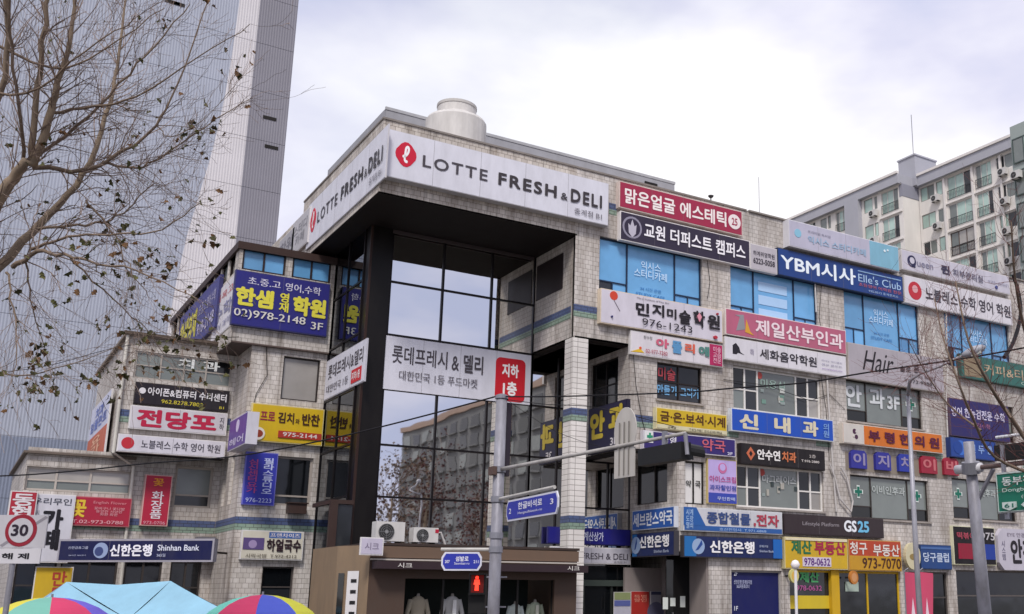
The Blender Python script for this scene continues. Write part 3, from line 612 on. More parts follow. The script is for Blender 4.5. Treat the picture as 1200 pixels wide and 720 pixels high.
sign(FR, (1112, 466), (1184, 519), '2b2560', [('t', '영어 한능검전문 수학', .02, .52, .93, .78, 'cfc9e0', .03), ('t', '노리수학', .36, .28, .66, .42, 'a86a8c', .01)], 'dark indigo tuition sign behind the bare twigs at right', t=.2, side='5a4a60')
sign(FR, (1113, 512), (1168, 541), '22438e', [('c', .22, .5, .38, '3a6ac0'), ('c', .16, .5, .33, '22438e'), ('t', '편 두 통', .4, .3, .92, .75, '8aa6d8', .03)], 'mid blue sign with crescent mark directly under the indigo sign', t=.24, side='2a3c70')
sign(FR, (801, 594), (917, 627), 'c6c6cc', [('r', 0, 0, 1, .24, '2c5a9c'), ('p', [(0, .24), (0, 1), (.12, 1), (.21, .24)], '2c5a9c'), ('t', '시계\n도장\n열쇠', .02, .1, .09, .92, 'a9c2e0', .01),
     ('t', '종합철물', .22, .34, .66, .86, '3a4c7c', .045), ('t', ',전자', .69, .3, .96, .86, 'a83a4c', .045), ('t', '호산전업사  T.971-6868', .34, .05, .82, .19, '9ab4dc', .01)], 'pale blue hardware store sign with navy and red lettering', t=.2, side='cfd0d4')
GRAD = '1a2756'
def shinhan(pl, TL, BR, label, wide=True, t=.2):
    its = [('r', 0, 0, .12, 1, '2268a8'), ('c', .14 if wide else .1, .5, .36, '8fa4c4'), ('p', [(.11, .3), (.15, .62), (.17, .8), (.18, .6), (.14, .35)] if wide else [(.07, .3), (.1, .62), (.12, .8), (.13, .6), (.1, .35)], '2a4a8c'),
           ('t', '신한은행', .25, .22, .70, .80, 'e8e6e8', .045)]
    if wide: its += [('r', .9, 0, 1, 1, '1f62b0'), ('t', '중계동지점', .75, .55, .84, .66, 'b9c2d8', .0), ('t', 'Shinhan Bank', .75, .32, .9, .43, 'b9c2d8', .0)]
    else: its = its[:3]+[('t', '신한은행', .2, .36, .9, .86, 'e8e6e8', .045), ('t', 'Shinhan Bank', .55, .14, .9, .26, 'b9c2d8', .0)]
    return sign(pl, TL, BR, GRAD, its, label, t=t, side='3c3a40')
shinhan(FR, (801, 627), (917, 656), 'dark navy bank sign with round silver mark beneath hardware sign')
shinhan(L2, (741, 626), (790, 651), 'short navy bank sign on the left return of the street corner', False)
sign(L2, (741, 599), (790, 618), '2257a8', [('t', '세브란스약국', .03, .16, .97, .84, 'e2e6ee', .035)], 'blue pharmacy sign with white letters on the corner return above bank', t=.18, side='c9ccd4')
sign(L3, (690, 480), (734, 524), '17143a', [('t', '안', .05, .3, .45, .9, 'c4ae3c', .07), ('t', '과', .55, .34, .97, .94, 'c4ae3c', .07), ('t', '3F', .6, .1, .78, .26, 'd8d4dc', .03)], 'black sign with huge yellow letters behind the white tiled pillar', t=.14, side='1c1830')
sign(FR, (919, 602), (1036, 631), '362c30', [('t', 'Lifestyle Platform', .17, .42, .53, .66, '9a9298', .0), ('t', 'GS', .58, .24, .71, .84, 'e4e6ec', .05), ('t', '25', .72, .24, .84, .84, '6fb4d8', .05)], 'brown black convenience store sign with white and blue lettering', t=.22, side='3a3034')
sign(FR, (919, 629), (994, 668), 'c8a42a', [('t', '제산', .1, .46, .42, .92, '2a6a48', .05), ('t', '부동산', .46, .46, .96, .92, 'a02c48', .05), ('r', .27, .08, .72, .38, 'cfc4d4'), ('t', '978-0632', .29, .11, .7, .35, '5a2c78', .03), ('r', .0, .9, 1, 1, 'd8ceb0')],
     'yellow estate agent sign with green and crimson letters', t=.2, side='cfc49a')
sign(FR, (994, 632), (1057, 670), 'b0452c', [('r', 0, 0, 1, .48, 'c0902a'), ('t', '청구', .02, .52, .34, .92, 'd8cfc8', .03), ('t', '부동산', .45, .48, .96, .88, 'd8cfc8', .03), ('t', '973-7070', .24, .08, .98, .42, '4c2a20', .02)],
     'orange and yellow estate agent sign with a phone number', t=.2, side='c09a5a')
sign(FR, (1078, 638), (1116, 668), '24447c', [('t', '당구클럽', .08, .3, .9, .68, 'c0cce0', .02), ('r', 0, .82, 1, .9, '4a6aa0')], 'blue billiard club sign with a thin pale line on top', t=.15, side='2a3c60')
t = thing('disc_sign', 'cream round projecting sign beside the blue billiard club sign', 'sign', (0, 0, 0))
c = onF(1068, 652, 28.7); MB().prism([(c[0]+.4*math.cos(k*math.pi/12), c[1]+.5*math.sin(k*math.pi/12)) for k in range(24)], 28.6, 28.75, mat('c9c0a0', .4, .15)).build('disc', t)
MB().prism([(c[0]+.2*math.cos(k*math.pi/8), c[1]+.12*math.sin(k*math.pi/8)-.03) for k in range(16)], 28.594, 28.6, mat('8f7a4a', .4, .1)).build('emblem', t)
MB().box(c[0]-.05, c[0]+.05, 28.75, 29, c[1]-.05, c[1]+.05, DK).build('bracket', t)
sign(FR, (1116, 616), (1168, 663), '181417', [('r', 0, 0, 1, .02, 'd8d4a8'), ('r', .1, .15, .46, .55, '8c1c34'), ('r', .66, .15, .98, .55, '223c90'), ('t', '떡볶이', .08, .66, .5, .84, 'b04c5c', .02), ('t', '975', .64, .66, .98, .86, 'b8b4b8', .02)],
     'black snack bar sign with a glowing white outline, behind the signal pole', t=.15, side='d8d6b8')
t = thing('octagon_sign', 'white optician sign with cut corners at the right edge', 'sign', (34, 28.8, 0))
x0, z1 = onF(1168, 619, 28.8); x1 = x0+3.2; z0 = onF(1168, 668, 28.8)[1]; k = .3
MB().prism([(x0+k-34, z0), (x1-k-34, z0), (x1-34, z0+k), (x1-34, z1-k), (x1-k-34, z1), (x0+k-34, z1), (x0-34, z1-k), (x0-34, z0+k)], -.02, .18, mat('b9b4c0', .4, .12)).build('face_panel', t, org=Vector((0, 0, 0)))
text(t, '안경', x0+.75-34, x0+2.2-34, z0+.25, z1-.4, -.03, mat('221e24', .4, .05), .05); text(t, 'EYE 안경', x0+.6-34, x0+1.7-34, z1-.33, z1-.15, -.03, mat('7a7080', .4, .05), .01)
text(t, '시\n스\n템', x0+.2-34, x0+.42-34, z0+.4, z1-.5, -.03, mat('5a5470', .4, .05), .01)
# lilac banner
sign(FR, (829, 537), (864, 592), 'b9a6da', [('r', 0, 0, 1, .24, '3a4aa8'), ('c', .5, .8, .12, 'c06a98'), ('c', .5, .82, .08, 'b9a6da'), ('t', '아이스크림', .05, .48, .95, .62, 'b0407c', .02), ('t', '과자할인점', .05, .30, .95, .42, '3a4a9c', .03), ('t', '무인판매', .3, .08, .9, .16, 'cfd6ee', .0)],
     'lilac upright ice cream banner hung beside a white framed window', t=.1, side='c8b478')
# blue and white fascia in the recess
sign(('F', 31.85), (642, 617), (739, 640), '201f78', [('t', '중계산상가', .36, .22, .66, .78, 'cdd0e8', .02)], 'deep blue arcade name sign set back behind the tiled pillar', t=.08, side='26246a')
sign(('F', 31.85), (645, 640), (739, 662), 'c3c0ca', [('t', 'LOTTE', .02, .3, .25, .66, '55505a', .01), ('t', 'FRESH & DELI', .38, .28, .96, .66, '4a4550', .01), ('t', '중계점 B1', .78, .08, .94, .2, '6a6670', .0)], 'white food store strip directly under the deep blue arcade sign', t=.08)
# sign on the atrium glass
x0, z1 = onF(451.5, 393, 31.9); z0 = onF(449, 456, 31.9)[1]
sx = onF(572, 420, 31.9)[0]; ex = 15.92
sign_at((x0, GY-.06, z0), 0, ex-x0, z1-z0, 'd3d2dd', [('t', '롯데프레', .05, .50, .335, .84, '49444b', .02), ('t', '&', .44, .50, .49, .78, '49444b', .02), ('t', '시', .345, .50, .41, .84, '49444b', .02), ('t', '델리', .52, .48, .655, .84, '49444b', .03),
     ('t', '대한민국 1등 푸드마켓', .10, .20, .62, .38, '5f5a64', .01)], 'wide white food market panel fixed across the front atrium glass', t=.05, side='b8b6c0', inset=.005)
t = thing('basement_badge', 'red rounded badge with white letters on the right of glass panel', 'sign', (x0, GY-.13, z0))
Wd = ex-x0; Hh = z1-z0
MB().prism(rrect(Wd*.745, Wd*.958, Hh*.03, Hh*.88, .17), 0, .012, mat('c4202e', .4, .08)).build('badge', t, org=Vector((0, 0, 0)))
text(t, '지하', Wd*.79, Wd*.91, Hh*.50, Hh*.77, -.003, mat('eee9ea', .4, .03), .05); text(t, '1층', Wd*.80, Wd*.90, Hh*.14, Hh*.42, -.003, mat('eee9ea', .4, .03), .05)
sign(gl, (383, 424), (426.5, 447), 'd3d2dd', [('t', '롯데프레시&델리', .08, .48, .95, .84, '49444b', .02), ('t', '대한민국 1등', .06, .14, .62, .34, '5f5a64', .01), ('r', .7, .08, .93, .4, 'c4202e'), ('t', '지하1층', .72, .14, .91, .34, 'eee9ea', .02)],
     'white food market panel on the left facing atrium glass', t=.06, side='b8b6c0')
# --- left wing signs
sign(FH, (276.5, 315.5), (382.5, 395), '2b2a78', [('t', '초.중.고', .13, .76, .47, .90, 'cfcbe0', .015), ('t', '영어,수학', .52, .74, .90, .90, 'cfcbe0', .015), ('t', '한샘', .02, .36, .41, .70, 'd8ce4a', .07), ('t', '영\n재', .47, .34, .57, .70, 'd8ce4a', .04), ('t', '학원', .61, .32, .97, .68, 'd8ce4a', .07),
     ('t', '02)978-2148', .02, .12, .76, .30, 'd2cec8', .015), ('t', '3F', .82, .10, .95, .24, 'd2cec8', .015)], 'big royal blue academy sign with yellow letters on the corner room', t=.16, side='3a3a6a')
sign(LH, (253, 345), (272, 380), 'd6d2d8', [('t', '특목고', .1, .7, .9, .85, 'c05a60', .01), ('t', '수학', .1, .3, .9, .6, '8a88a8', .03), ('t', '영어 과학', .1, .1, .9, .24, '8a88a8', .01)], 'narrow white panel round the corner from the big blue sign', t=.04)
sign(LH, (212, 373), (252, 383), '33307c', [('t', '한샘영재', .05, .2, .5, .8, 'cfc64a', .05), ('t', '초.중.고 영어.수학', .55, .55, .95, .8, 'b9b4d0', .01), ('t', '978-2148', .55, .15, .95, .4, 'b9b4d0', .02)], 'foreshortened blue and yellow academy panel far along the side', t=.12, side='3a3a6a')
sign(F1, (296, 472), (377, 523), 'c9a81e', [('t', '프로', .12, .56, .32, .80, '8a2c3c', .04), ('t', '김치', .36, .52, .58, .82, '43271c', .04), ('t', '와', .60, .54, .66, .68, '43271c', .03), ('t', '반찬', .69, .52, .94, .84, '43271c', .04),
     ('c', .11, .2, .17, 'd8d0c8'), ('c', .11, .2, .12, '8c3a28', .10), ('r', .38, .14, .98, .32, 'a83228'), ('t', '975-2144', .44, .18, .92, .29, 'd8ccc8', .02)], 'yellow side dish shop sign with a bowl, on the tiled left wing', t=.16, side='cfc08a')
sign(F1, (289, 529), (321, 593), '3338a4', [('t', '필\n라\n스\n튜\n디\n오', .56, .22, .9, .9, 'b9c0e8', .03), ('t', '심\n신\n센\n터\n요\n가', .1, .22, .42, .86, 'b04a86', .02), ('t', '976-2223', .1, .05, .9, .13, 'b9c0e8', .0)], 'tall blue fitness banner with pink and white columns of letters', t=.12, side='6a6ac0', name='banner_sign')
sign(F1, (284, 621), (354, 657), 'cdc7b8', [('r', .43, .75, .95, .95, '4a6aa8'), ('t', '프랜차이즈', .45, .78, .93, .92, 'e8dcdc', .01), ('r', .03, .34, .36, .74, '5a4a7c'), ('c', .18, .52, .14, '9a88b0'), ('t', '하얼국수', .40, .28, .96, .72, '33242a', .05), ('t', '시락국밥  T.972-4212', .08, .06, .9, .2, '5a5248', .01)],
     'cream noodle shop sign with brush lettering and food photograph', t=.16)
sign(LS, (270, 494), (287, 520), '5a3f90', [('c', .5, .7, .2, 'c9c0dc'), ('t', '헤어', .1, .1, .9, .35, 'c9c0dc', .02)], 'purple foreshortened sign with a face on the return wall', t=.35, side='c9c6d0')
sign(FA, (159.5, 447.5), (267, 483), '231e26', [('c', .075, .62, .14, 'd8d4d8'), ('t', '아이폰&컴퓨터 수리센터', .13, .44, .97, .82, 'dcd8dc', .03), ('t', '962.8278.7800', .28, .12, .72, .30, 'c8b83c', .01), ('t', 'B1', .9, .1, .95, .22, 'c8b83c', .01)], 'black phone repair sign topmost on the dental clinic block', t=.14, side='2a2428')
sign(FA, (153.5, 474.5), (264.5, 511), 'c6c1c8', [('t', '전당포', .07, .10, .89, .88, 'b02444', .06), ('t', '지\n하', .92, .24, .97, .8, '4a4650', .01)], 'pale pawn shop sign with very large crimson letters', t=.16)
sign(FA, (139, 508), (263, 537.5), 'd0ccd6', [RED_SPR, ('t', '노블레스 수학 영어 학원', .21, .26, .95, .76, '4a4650', .015)], 'white maths academy sign lowest on the dental clinic block', t=.2)
# tall tilted banner on the left side of block A
y0_, zz1 = onL(134, 452, 4.1); y1_, _ = onL(108, 500, 4.1)
sign_at((4.1, y1_, 6.75), -math.pi/2, y1_-y0_, zz1-6.75-.1, 'c9cbe0', [('r', 0, 0, 1, .5, 'c0603c'), ('t', '치과\n임플란트', .08, .58, .92, .92, '6a7ac0', .03), ('t', '요\n가\n원', .25, .05, .75, .45, 'e0b090', .03)], 'tall white and orange banner on the side wall of the clinic block', t=.06)
sign(FB, (80, 581), (151, 618), 'a8263f', [('t', '꽃', .07, .28, .3, .88, 'd8b83c', .04), ('t', 'English Flower', .40, .74, .92, .86, 'd88a94', .0), ('t', '꽃바구니 꽃다발\n동양란 서양란\n화환 화분', .42, .36, .9, .66, 'd8a0a8', .0), ('t', 'T.02-973-0788', .1, .08, .9, .2, 'd8a0a8', .01)],
     'red florist sign with yellow letter under the grey windows at left', t=.2, side='b86a70')
sign(FB, (37, 578), (79, 660), 'cbc9d2', [('t', '우리무인', .05, .84, .92, .94, '4a4c58', .02), ('t', '카\n페', .28, .18, .78, .78, '1f1d24', .06), ('t', '24시', .08, .68, .22, .76, '6a6a70', .01)], 'tall white unmanned cafe sign behind the speed limit sign', t=.3)
sign(FB, (13, 575), (36, 640), 'a82c3c', [('t', '동\n협', .1, .5, .9, .95, 'd8d0d4', .04), ('t', '한\n우', .1, .05, .9, .45, 'd8d0d4', .04)], 'narrow red sign at the far left behind the speed limit sign', t=.4)
sign(FB, (171, 556), (196, 617), 'ae2440', [('t', '꽃', .3, .78, .7, .93, 'd8902c', .03), ('t', '화\n장\n품', .3, .14, .75, .68, 'd8ccd4', .02), ('t', '973-0706', .1, .03, .9, .09, 'd89aa8', .0)], 'upright red cosmetics sign on the tiled wall under clinic block', t=.25, side='d0a8a4', name='banner_sign')
# turned bank sign on the ground floor
pa = at(76, 646, 36.5); x0, z1 = onF(76, 632, 37.4); z0 = onF(76, 659, 37.4)[1]; x1 = onF(257, 640, 34.3)[0]
ang = math.atan2(34.5-37.65, x1-x0)
r = sign_at((x0, 37.65, z0), ang, math.hypot(x1-x0, 3.15), z1-z0, '141844', [('t', '신한은행', .34, .24, .61, .76, 'e2e0e8', .045), ('c', .28, .5, .34, '8a98b8'), ('c', .27, .46, .2, '3a4470'), ('t', 'Shinhan Bank', .645, .48, .91, .74, 'd2d4e4', .02), ('t', '365일', .645, .22, .7, .36, 'b8bcd4', .01),
     ('t', '신한금융그룹', .07, .56, .2, .68, 'b0b4cc', .01), ('t', '24시간 365코너', .08, .26, .19, .32, 'b0b4cc', .0)], 'long navy bank sign turned outwards above the blue tent', t=.22, side='9a96a0', inset=.06)
for u in (.5, 2.5, 4.3):
    MB().box(u, u+.06, 0, .6+u*.6, .3, .36, DK).build('bracket', r)
sign(FB, (42, 664), (80, 716), 'c9a62a', [('t', '만\n두', .45, .2, .85, .9, 'a83c34', .03)], 'yellow dumpling banner in the dark shop front at far left', t=.1)
# signs high on the far left side wall
sign(('L', CN), (344, 262), (360, 284), 'b9b6ba', [('t', '스터디\n카페', .1, .2, .9, .8, '8a8890', .01)], 'pale grey panel just beyond the left canopy sign', t=.1, name='panel_sign')
sign(('L', CN), (328, 283), (343, 298), 'a8a5aa', [('t', '학원', .1, .2, .9, .8, '75737c', .01)], 'darker grey panel farthest along the left roof side', t=.1, name='panel_sign')
# window lettering and decals (belong to the building)
for r in w4:
    u = lambda f: r[0]+(r[1]-r[0])*f-OX.x
    h = lambda f: r[2]+(r[3]-r[2])*f
    if r is w4[1]:
        for k in range(3): MB().box(u(.33)+OX.x, u(.66)+OX.x, 29.115, 29.125, h(.25+.22*k), h(.40+.22*k), mat('a9c8ea', .5, .05)).build('window_print', mall)
    else:
        text(mall, '익시스\n스터디카페', u(.34), u(.66), h(.52), h(.78), .105, mat('bcd8f2', .5, 0), .02, name='window_lettering')
        text(mall, '24 시간 운영', u(.4), u(.6), h(.33), h(.38), .105, mat('2f6aa8', .5, 0), .01, name='window_lettering')
        text(mall, 'STUDY CAFE', u(.36), u(.64), h(.24), h(.29), .105, mat('2f6aa8', .5, 0), .01, name='window_lettering')
def wl(r, body, f, hx, bold=.02):
    text(mall, body, r[0]+(r[1]-r[0])*f[0]-OX.x, r[0]+(r[1]-r[0])*f[2]-OX.x, r[2]+(r[3]-r[2])*f[1], r[2]+(r[3]-r[2])*f[3], .105, mat(hx, .5, 0), bold, name='window_lettering')
wl(w3[0], '미술', (.06, .55, .44, .9), '9c4048', .03); wl(w3[0], '만들기', (.04, .15, .46, .42), '6fa2cc', .03); wl(w3[0], '그리기', (.55, .15, .95, .42), '6fa2cc', .03)
wl(w3[2], '안', (.01, .36, .22, .9), 'c9cccf', .04); wl(w3[2], '과', (.32, .40, .52, .9), 'c9cccf', .04); wl(w3[2], '3F', (.55, .42, .72, .76), 'c9cccf', .04)
def cross(r, cu, cv, s=.28):
    cx = r[0]+(r[1]-r[0])*cu; cz = r[2]+(r[3]-r[2])*cv
    for q, hx, y in ((s, 'cfd6d2', 29.108), (s*.78, '1f6a58', 29.102)):
        k = q*.33; p = [(cx-k, cz-q), (cx+k, cz-q), (cx+k, cz-k), (cx+q, cz-k), (cx+q, cz+k), (cx+k, cz+k), (cx+k, cz+q), (cx-k, cz+q), (cx-k, cz+k), (cx-q, cz+k), (cx-q, cz-k), (cx-k, cz-k)]
        MB().prism(p, y, y+.004, mat(hx, .5, 0)).build('window_cross', mall)
cross(w3[2], .87, .62); cross(w2[2], .12, .62, .24); cross(w2[2], .87, .62, .24); cross(w2[3], .12, .62, .24)
wl(w2[2], '이비인후과', (.29, .6, .71, .8), 'aeb4b2', .03); wl(w2[3], '이비인후과', (.29, .6, .71, .8), 'aeb4b2', .03)
wl(w2[0], '약', (.12, .4, .4, .56), '3a3a3a', .03); wl(w2[0], '국', (.6, .4, .88, .56), '3a3a3a', .03)
wl(w2[1], '마그레이스', (.31, .62, .70, .82), 'b9bcbc', .03); wl(w3[1], '미용실', (.32, .6, .6, .8), '8fa49c', .02)
text(mall, '치 과', wA[0]+1.3-OX.x, wA[0]+2.6-OX.x, wA[2]+(wA[3]-wA[2])*.56, wA[2]+(wA[3]-wA[2])*.92, 37.5-29+.04, mat('d6d8d8', .5, 0), .04, name='window_lettering')
# decals in the white framed windows
for r in (w3[1], w2[1]):
    for k in range(7):
        u = r[0]+(r[1]-r[0])*random.uniform(.3, .68); v = r[2]+(r[3]-r[2])*random.uniform(.08, .55)
        yk = 29.10+.002*k; MB().box(u, u+random.uniform(.1, .3), yk, 29.115, v, v+random.uniform(.08, .3), mat(random.choice(['8f9a98', 'c2c4c0', '3c4648', '6f8f84', 'a8a49c']), .5, .1)).build('sticker', mall)
    u = r[0]+(r[1]-r[0])*.31; v = r[2]+(r[3]-r[2])*.9
    MB().prism([(u+.13*math.cos(k*.785), v-.05+.13*math.sin(k*.785)) for k in range(8)], 29.1, 29.112, mat('b04a44', .5, .1)).build('sticker', mall)
# directory and posters at street level
r = sh[0]
for z, tx in ((3.1, '2F'), (1.95, '1F')):
    text(mall, tx, r[0]+.18-OX.x, r[0]+.34-OX.x, z, z+.15, .1, mat('c9cbd8', .5, 0), .02, name='directory_lettering')
    text(mall, '신한은행 중계동지점\n365자동화코너', r[0]+.18-OX.x, r[0]+.95-OX.x, z-.42, z-.14, .1, mat('b8bcd8', .5, 0), .01, name='directory_lettering')
r = sh[1]; w = r[1]-r[0]
text(mall, '제산', r[0]+w*.10-OX.x, r[0]+w*.27-OX.x, 2.9, 3.3, .1, mat('58b070', .5, 0), .05, name='window_lettering')
text(mall, '978-0632', r[0]+w*.07-OX.x, r[0]+w*.29-OX.x, 2.62, 2.8, .1, mat('a8588c', .5, 0), .02, name='window_lettering')
MB().box(r[0]+w*.5, r[0]+w*.62, 29.1, 29.11, 2.6, 2.95, mat('a9b8ac', .5, .1)).build('window_print', mall)
MB().box(r[0]+w*.4, r[0]+w*.98, 29.1, 29.11, 3.25, 3.5, mat('c09a30', .5, .1)).build('window_print', mall)
MB().box(r[0], r[0]+w*.4, 29.1, 29.11, 2.0, 2.45, mat('c9b030', .5, .1)).build('window_print', mall)
MB().box(r[0]+w*.35, r[0]+w*.42, 28.94, 29.1, .13, 3.75, mat('c9a020', .5, .15)).build('yellow_post', mall)
def board(TL, BR, Y, hx, items, label, name='poster', cat='poster'):
    x0, z1 = onF(*TL, Y); x1, z0 = onF(*BR, Y); return sign_at((x0, Y, z0), 0, x1-x0, z1-z0, hx, items, label, t=.03, name=name, cat=cat, inset=.01)
board((739, 693), (760, 735), 31.65, 'a8302c', [('t', '특별\n할인', .15, .7, .85, .9, 'd8907c', .01)], 'red poster on the pale wall left of the glass door')
board((762, 693), (774, 735), 31.6, '8f8c96', [('r', 0, .9, 1, 1, '3a3c58'), ('c', .5, .4, .3, '5a5870')], 'narrow grey poster right of the red one')
board((719, 694), (738, 735), 31.7, 'b8b6c4', [('r', 0, .78, 1, 1, '8a9468'), ('r', 0, .6, 1, .76, '5a64a0')], 'tri coloured poster on the arcade entrance glass')
# round small signs on the estate office
for (cx_, cz_, hx, lb) in ((930, 675, 'c8c07c', 'small pale yellow round sign left of the estate office window'), (1000, 677, 'b87434', 'small orange round sign right of the estate office window')):
    t = thing('round_sign', lb, 'sign'); c = onF(cx_, cz_, 28.6)
    MB().prism([(c[0]+.2*math.cos(k*math.pi/10), c[1]+.24*math.sin(k*math.pi/10)) for k in range(20)], 28.55, 28.65, mat(hx, .4, .15)).build('disc', t)
    MB().prism([(c[0]+.13*math.cos(k*math.pi/8), c[1]+.16*math.sin(k*math.pi/8)) for k in range(16)], 28.544, 28.55, mat('d0a850' if hx[0] == 'c' else 'c89060', .4, .1)).build('emblem', t)
    MB().box(c[0]-.03, c[0]+.03, 28.65, 29, c[1]-.03, c[1]+.03, DK).build('bracket', t)
# conduits
WP = mat('c6c1bf', .45, .25)
for pts, lb in (([(969, 440), (971, 468), (978, 545), (984, 600)], 'white conduit running down beside the bright blue clinic sign'),
                ([(1108, 340), (1108, 430), (1104, 470), (1106, 540)], 'thin grey conduit on the column right of the orange sign'),
                ([(955, 330), (957, 366)], 'short stained pipe on the column between two blue windows')):
    t = MB(); q = [onF(a, b_, 28.93) for a, b_ in pts]; x0 = q[0][0]; t.tube([(x0+ (a-x0)*.6, 28.93, b_) for a, b_ in q], .035, WP, 6)
    tag(t.build('conduit_pipe'), lb, 'pipe')
t = MB(); q = [onF(a, b_, 28.9) for a, b_ in ((972, 544), (978, 560), (984, 585), (997, 600), (999, 588), (992, 560), (985, 548))]
t.tube([(a, 28.88, b_) for a, b_ in q], .035, WP, 6); tag(t.build('cable_duct'), 'looped white flexible duct beside the black dental sign', 'pipe')
random.seed(21)
for lb, P in (('dark telephone wire looping under the pink clinic sign', [(848, 445), (900, 452), (950, 470), (972, 462), (990, 480)]),
              ('black wire dropping down the column beside the third blue window', [(963, 330), (960, 372), (966, 410), (962, 440), (968, 480), (972, 540)]),
              ('black wire hanging beside the first blue window', [(828, 300), (832, 330), (829, 350)]),
              ('grey wire crossing the tiles above the purple pharmacy sign', [(742, 410), (745, 450), (752, 490), (756, 505)]),
              ('black wire running down the tiled left wing beside the large pane', [(312, 404), (313, 440), (300, 462), (297, 475)])):
    Yw = 35.5 if P[0][0] < 320 else 29.0
    q = smooth_pts = [onF(a, b_, Yw-.04) for a, b_ in P]
    tag(MB().tube([(a, Yw-.04, b_) for a, b_ in q], .011, mat('232022', .6, 0), 5).build('wall_wire'), lb, 'wire')
for r in w3[:1]+w3[1:3]+w2[1:4]:
    MB().box(r[0]-.05, r[1]+.05, 28.93, 29.02, r[2]-.07, r[2]-.003, mat('a39a94', .6, .4)).build('window_sill', mall)
# ================================================================== kiosk style clothes shop
KX0, KX1, KY = 9.0, 15.7, 28.0
KZ = 3.72
kb = thing('clothes_shop', 'low brown clothes shop with an awning in front of the atrium', 'shop', (KX0, KY, 0))
KM = mat('4c3c34', .6, .25); KL = mat('85705a', .6, .25)
m = MB(); sx0, sx1 = onF(475, 680, KY)[0], onF(650, 680, KY)[0]
wall(('F', KY), 9.45, KX1, .13, KZ, [(sx0, sx1, .5, onF(475, 678, KY)[1])], KM, kb, 'wall', depth=.3)
m.face([(9.45, KY, .13), (9.45, KY, KZ), (8.95, 29.2, KZ), (8.95, 29.2, .13)], KL); m.face([(8.95, 29.2, .13), (8.95, 29.2, KZ), (8.95, 31.5, KZ), (8.95, 31.5, .13)], KL)
m.build('side_wall', kb); m = MB(); m.face([(KX1, KY, .13), (KX1, 31.5, .13), (KX1, 31.5, KZ), (KX1, KY, KZ)], KM); m.build('side_wall', kb)
m = MB(); m.box(9.4, KX1+.05, KY-.06, 31.6, KZ, KZ+.07, mat('3a2e2a', .6, .2)); m.build('roof', kb)
m = MB(); m.box(9.45, KX1+.03, KY-.05, KY, KZ-.32, KZ-.02, mat('6a5648', .6, .15)); m.box(9.45, KX1+.03, KY-.12, KY-.05, KZ-.39, KZ-.35, mat('b8b0a8', .4, .1)); m.build('fascia', kb)
m = MB(); m.box(9.5, 12.8, KY-.45, KY-.05, KZ-.62, KZ-.42, mat('31242a', .7, .1)); m.box(12.85, KX1+.1, KY-.5, KY-.05, KZ-.64, KZ-.44, mat('31242a', .7, .1)); aw = m.build('awning', kb)
for a0, a1 in ((10.05, 10.45), (15.1, 15.5)): text(aw, '시크', a0-KX0, a1-KX0, KZ-.59, KZ-.46, -.52 if a0 > 12 else -.47, mat('c9c4c0', .5, 0), .02)
m = MB(); m.box(sx0+.1, sx1-.1, KY+1.5, KY+1.55, .5, 3.4, mat('1c2422', .8, .1)); m.box(sx0, sx1, KY+.1, KY+1.5, .45, .5, mat('3a3430', .6, .1)); m.build('display_back', kb)
m = MB()
for x in (sx0, (sx0*3+sx1)/4, (sx0+sx1)/2, (sx0+3*sx1)/4, sx1): m.box(x-.03, x+.03, KY+.1, KY+.16, .5, onF(475, 678, KY)[1], mat('1c1a1a', .4, .1))
m.build('window_frame', kb)
# shop side window and striped board
m = MB(); 
def kside(u0, u1, z0, z1, d, mm, mb):   # along the angled side wall
    a = Vector((9.45, KY, 0)); b_ = Vector((8.95, 29.2, 0)); dr = (b_-a); n = Vector((-dr.y, dr.x, 0)).normalized()*-1
    n = Vector((dr.y, -dr.x, 0)).normalized(); n = n if n.x < 0 else -n
    q = [a+dr*u0+n*d, a+dr*u1+n*d]
    mb.face([(q[0].x, q[0].y, z0), (q[1].x, q[1].y, z0), (q[1].x, q[1].y, z1), (q[0].x, q[0].y, z1)], mm)
kside(.28, .62, 1.2, 3.05, .02, mat('d8d4d4', .4, .1), m)
for k in range(6): kside(.33, .50, 1.35+k*.28, 1.44+k*.28, .03, mat('1c1a1c', .4, 0), m)
m.build('striped_board', kb)
m = MB(); kside(.72, .9, 1.2, 3.0, .02, DARKG, m); m.build('side_window', kb)
sign_at((9.05, KY-.3, KZ-.28), 0, .62, .46, 'bdb6c8', [('t', '시크', .2, .3, .8, .7, '7a7088', .0)], 'little lilac square sign at the corner of the clothes shop roof', t=.06)
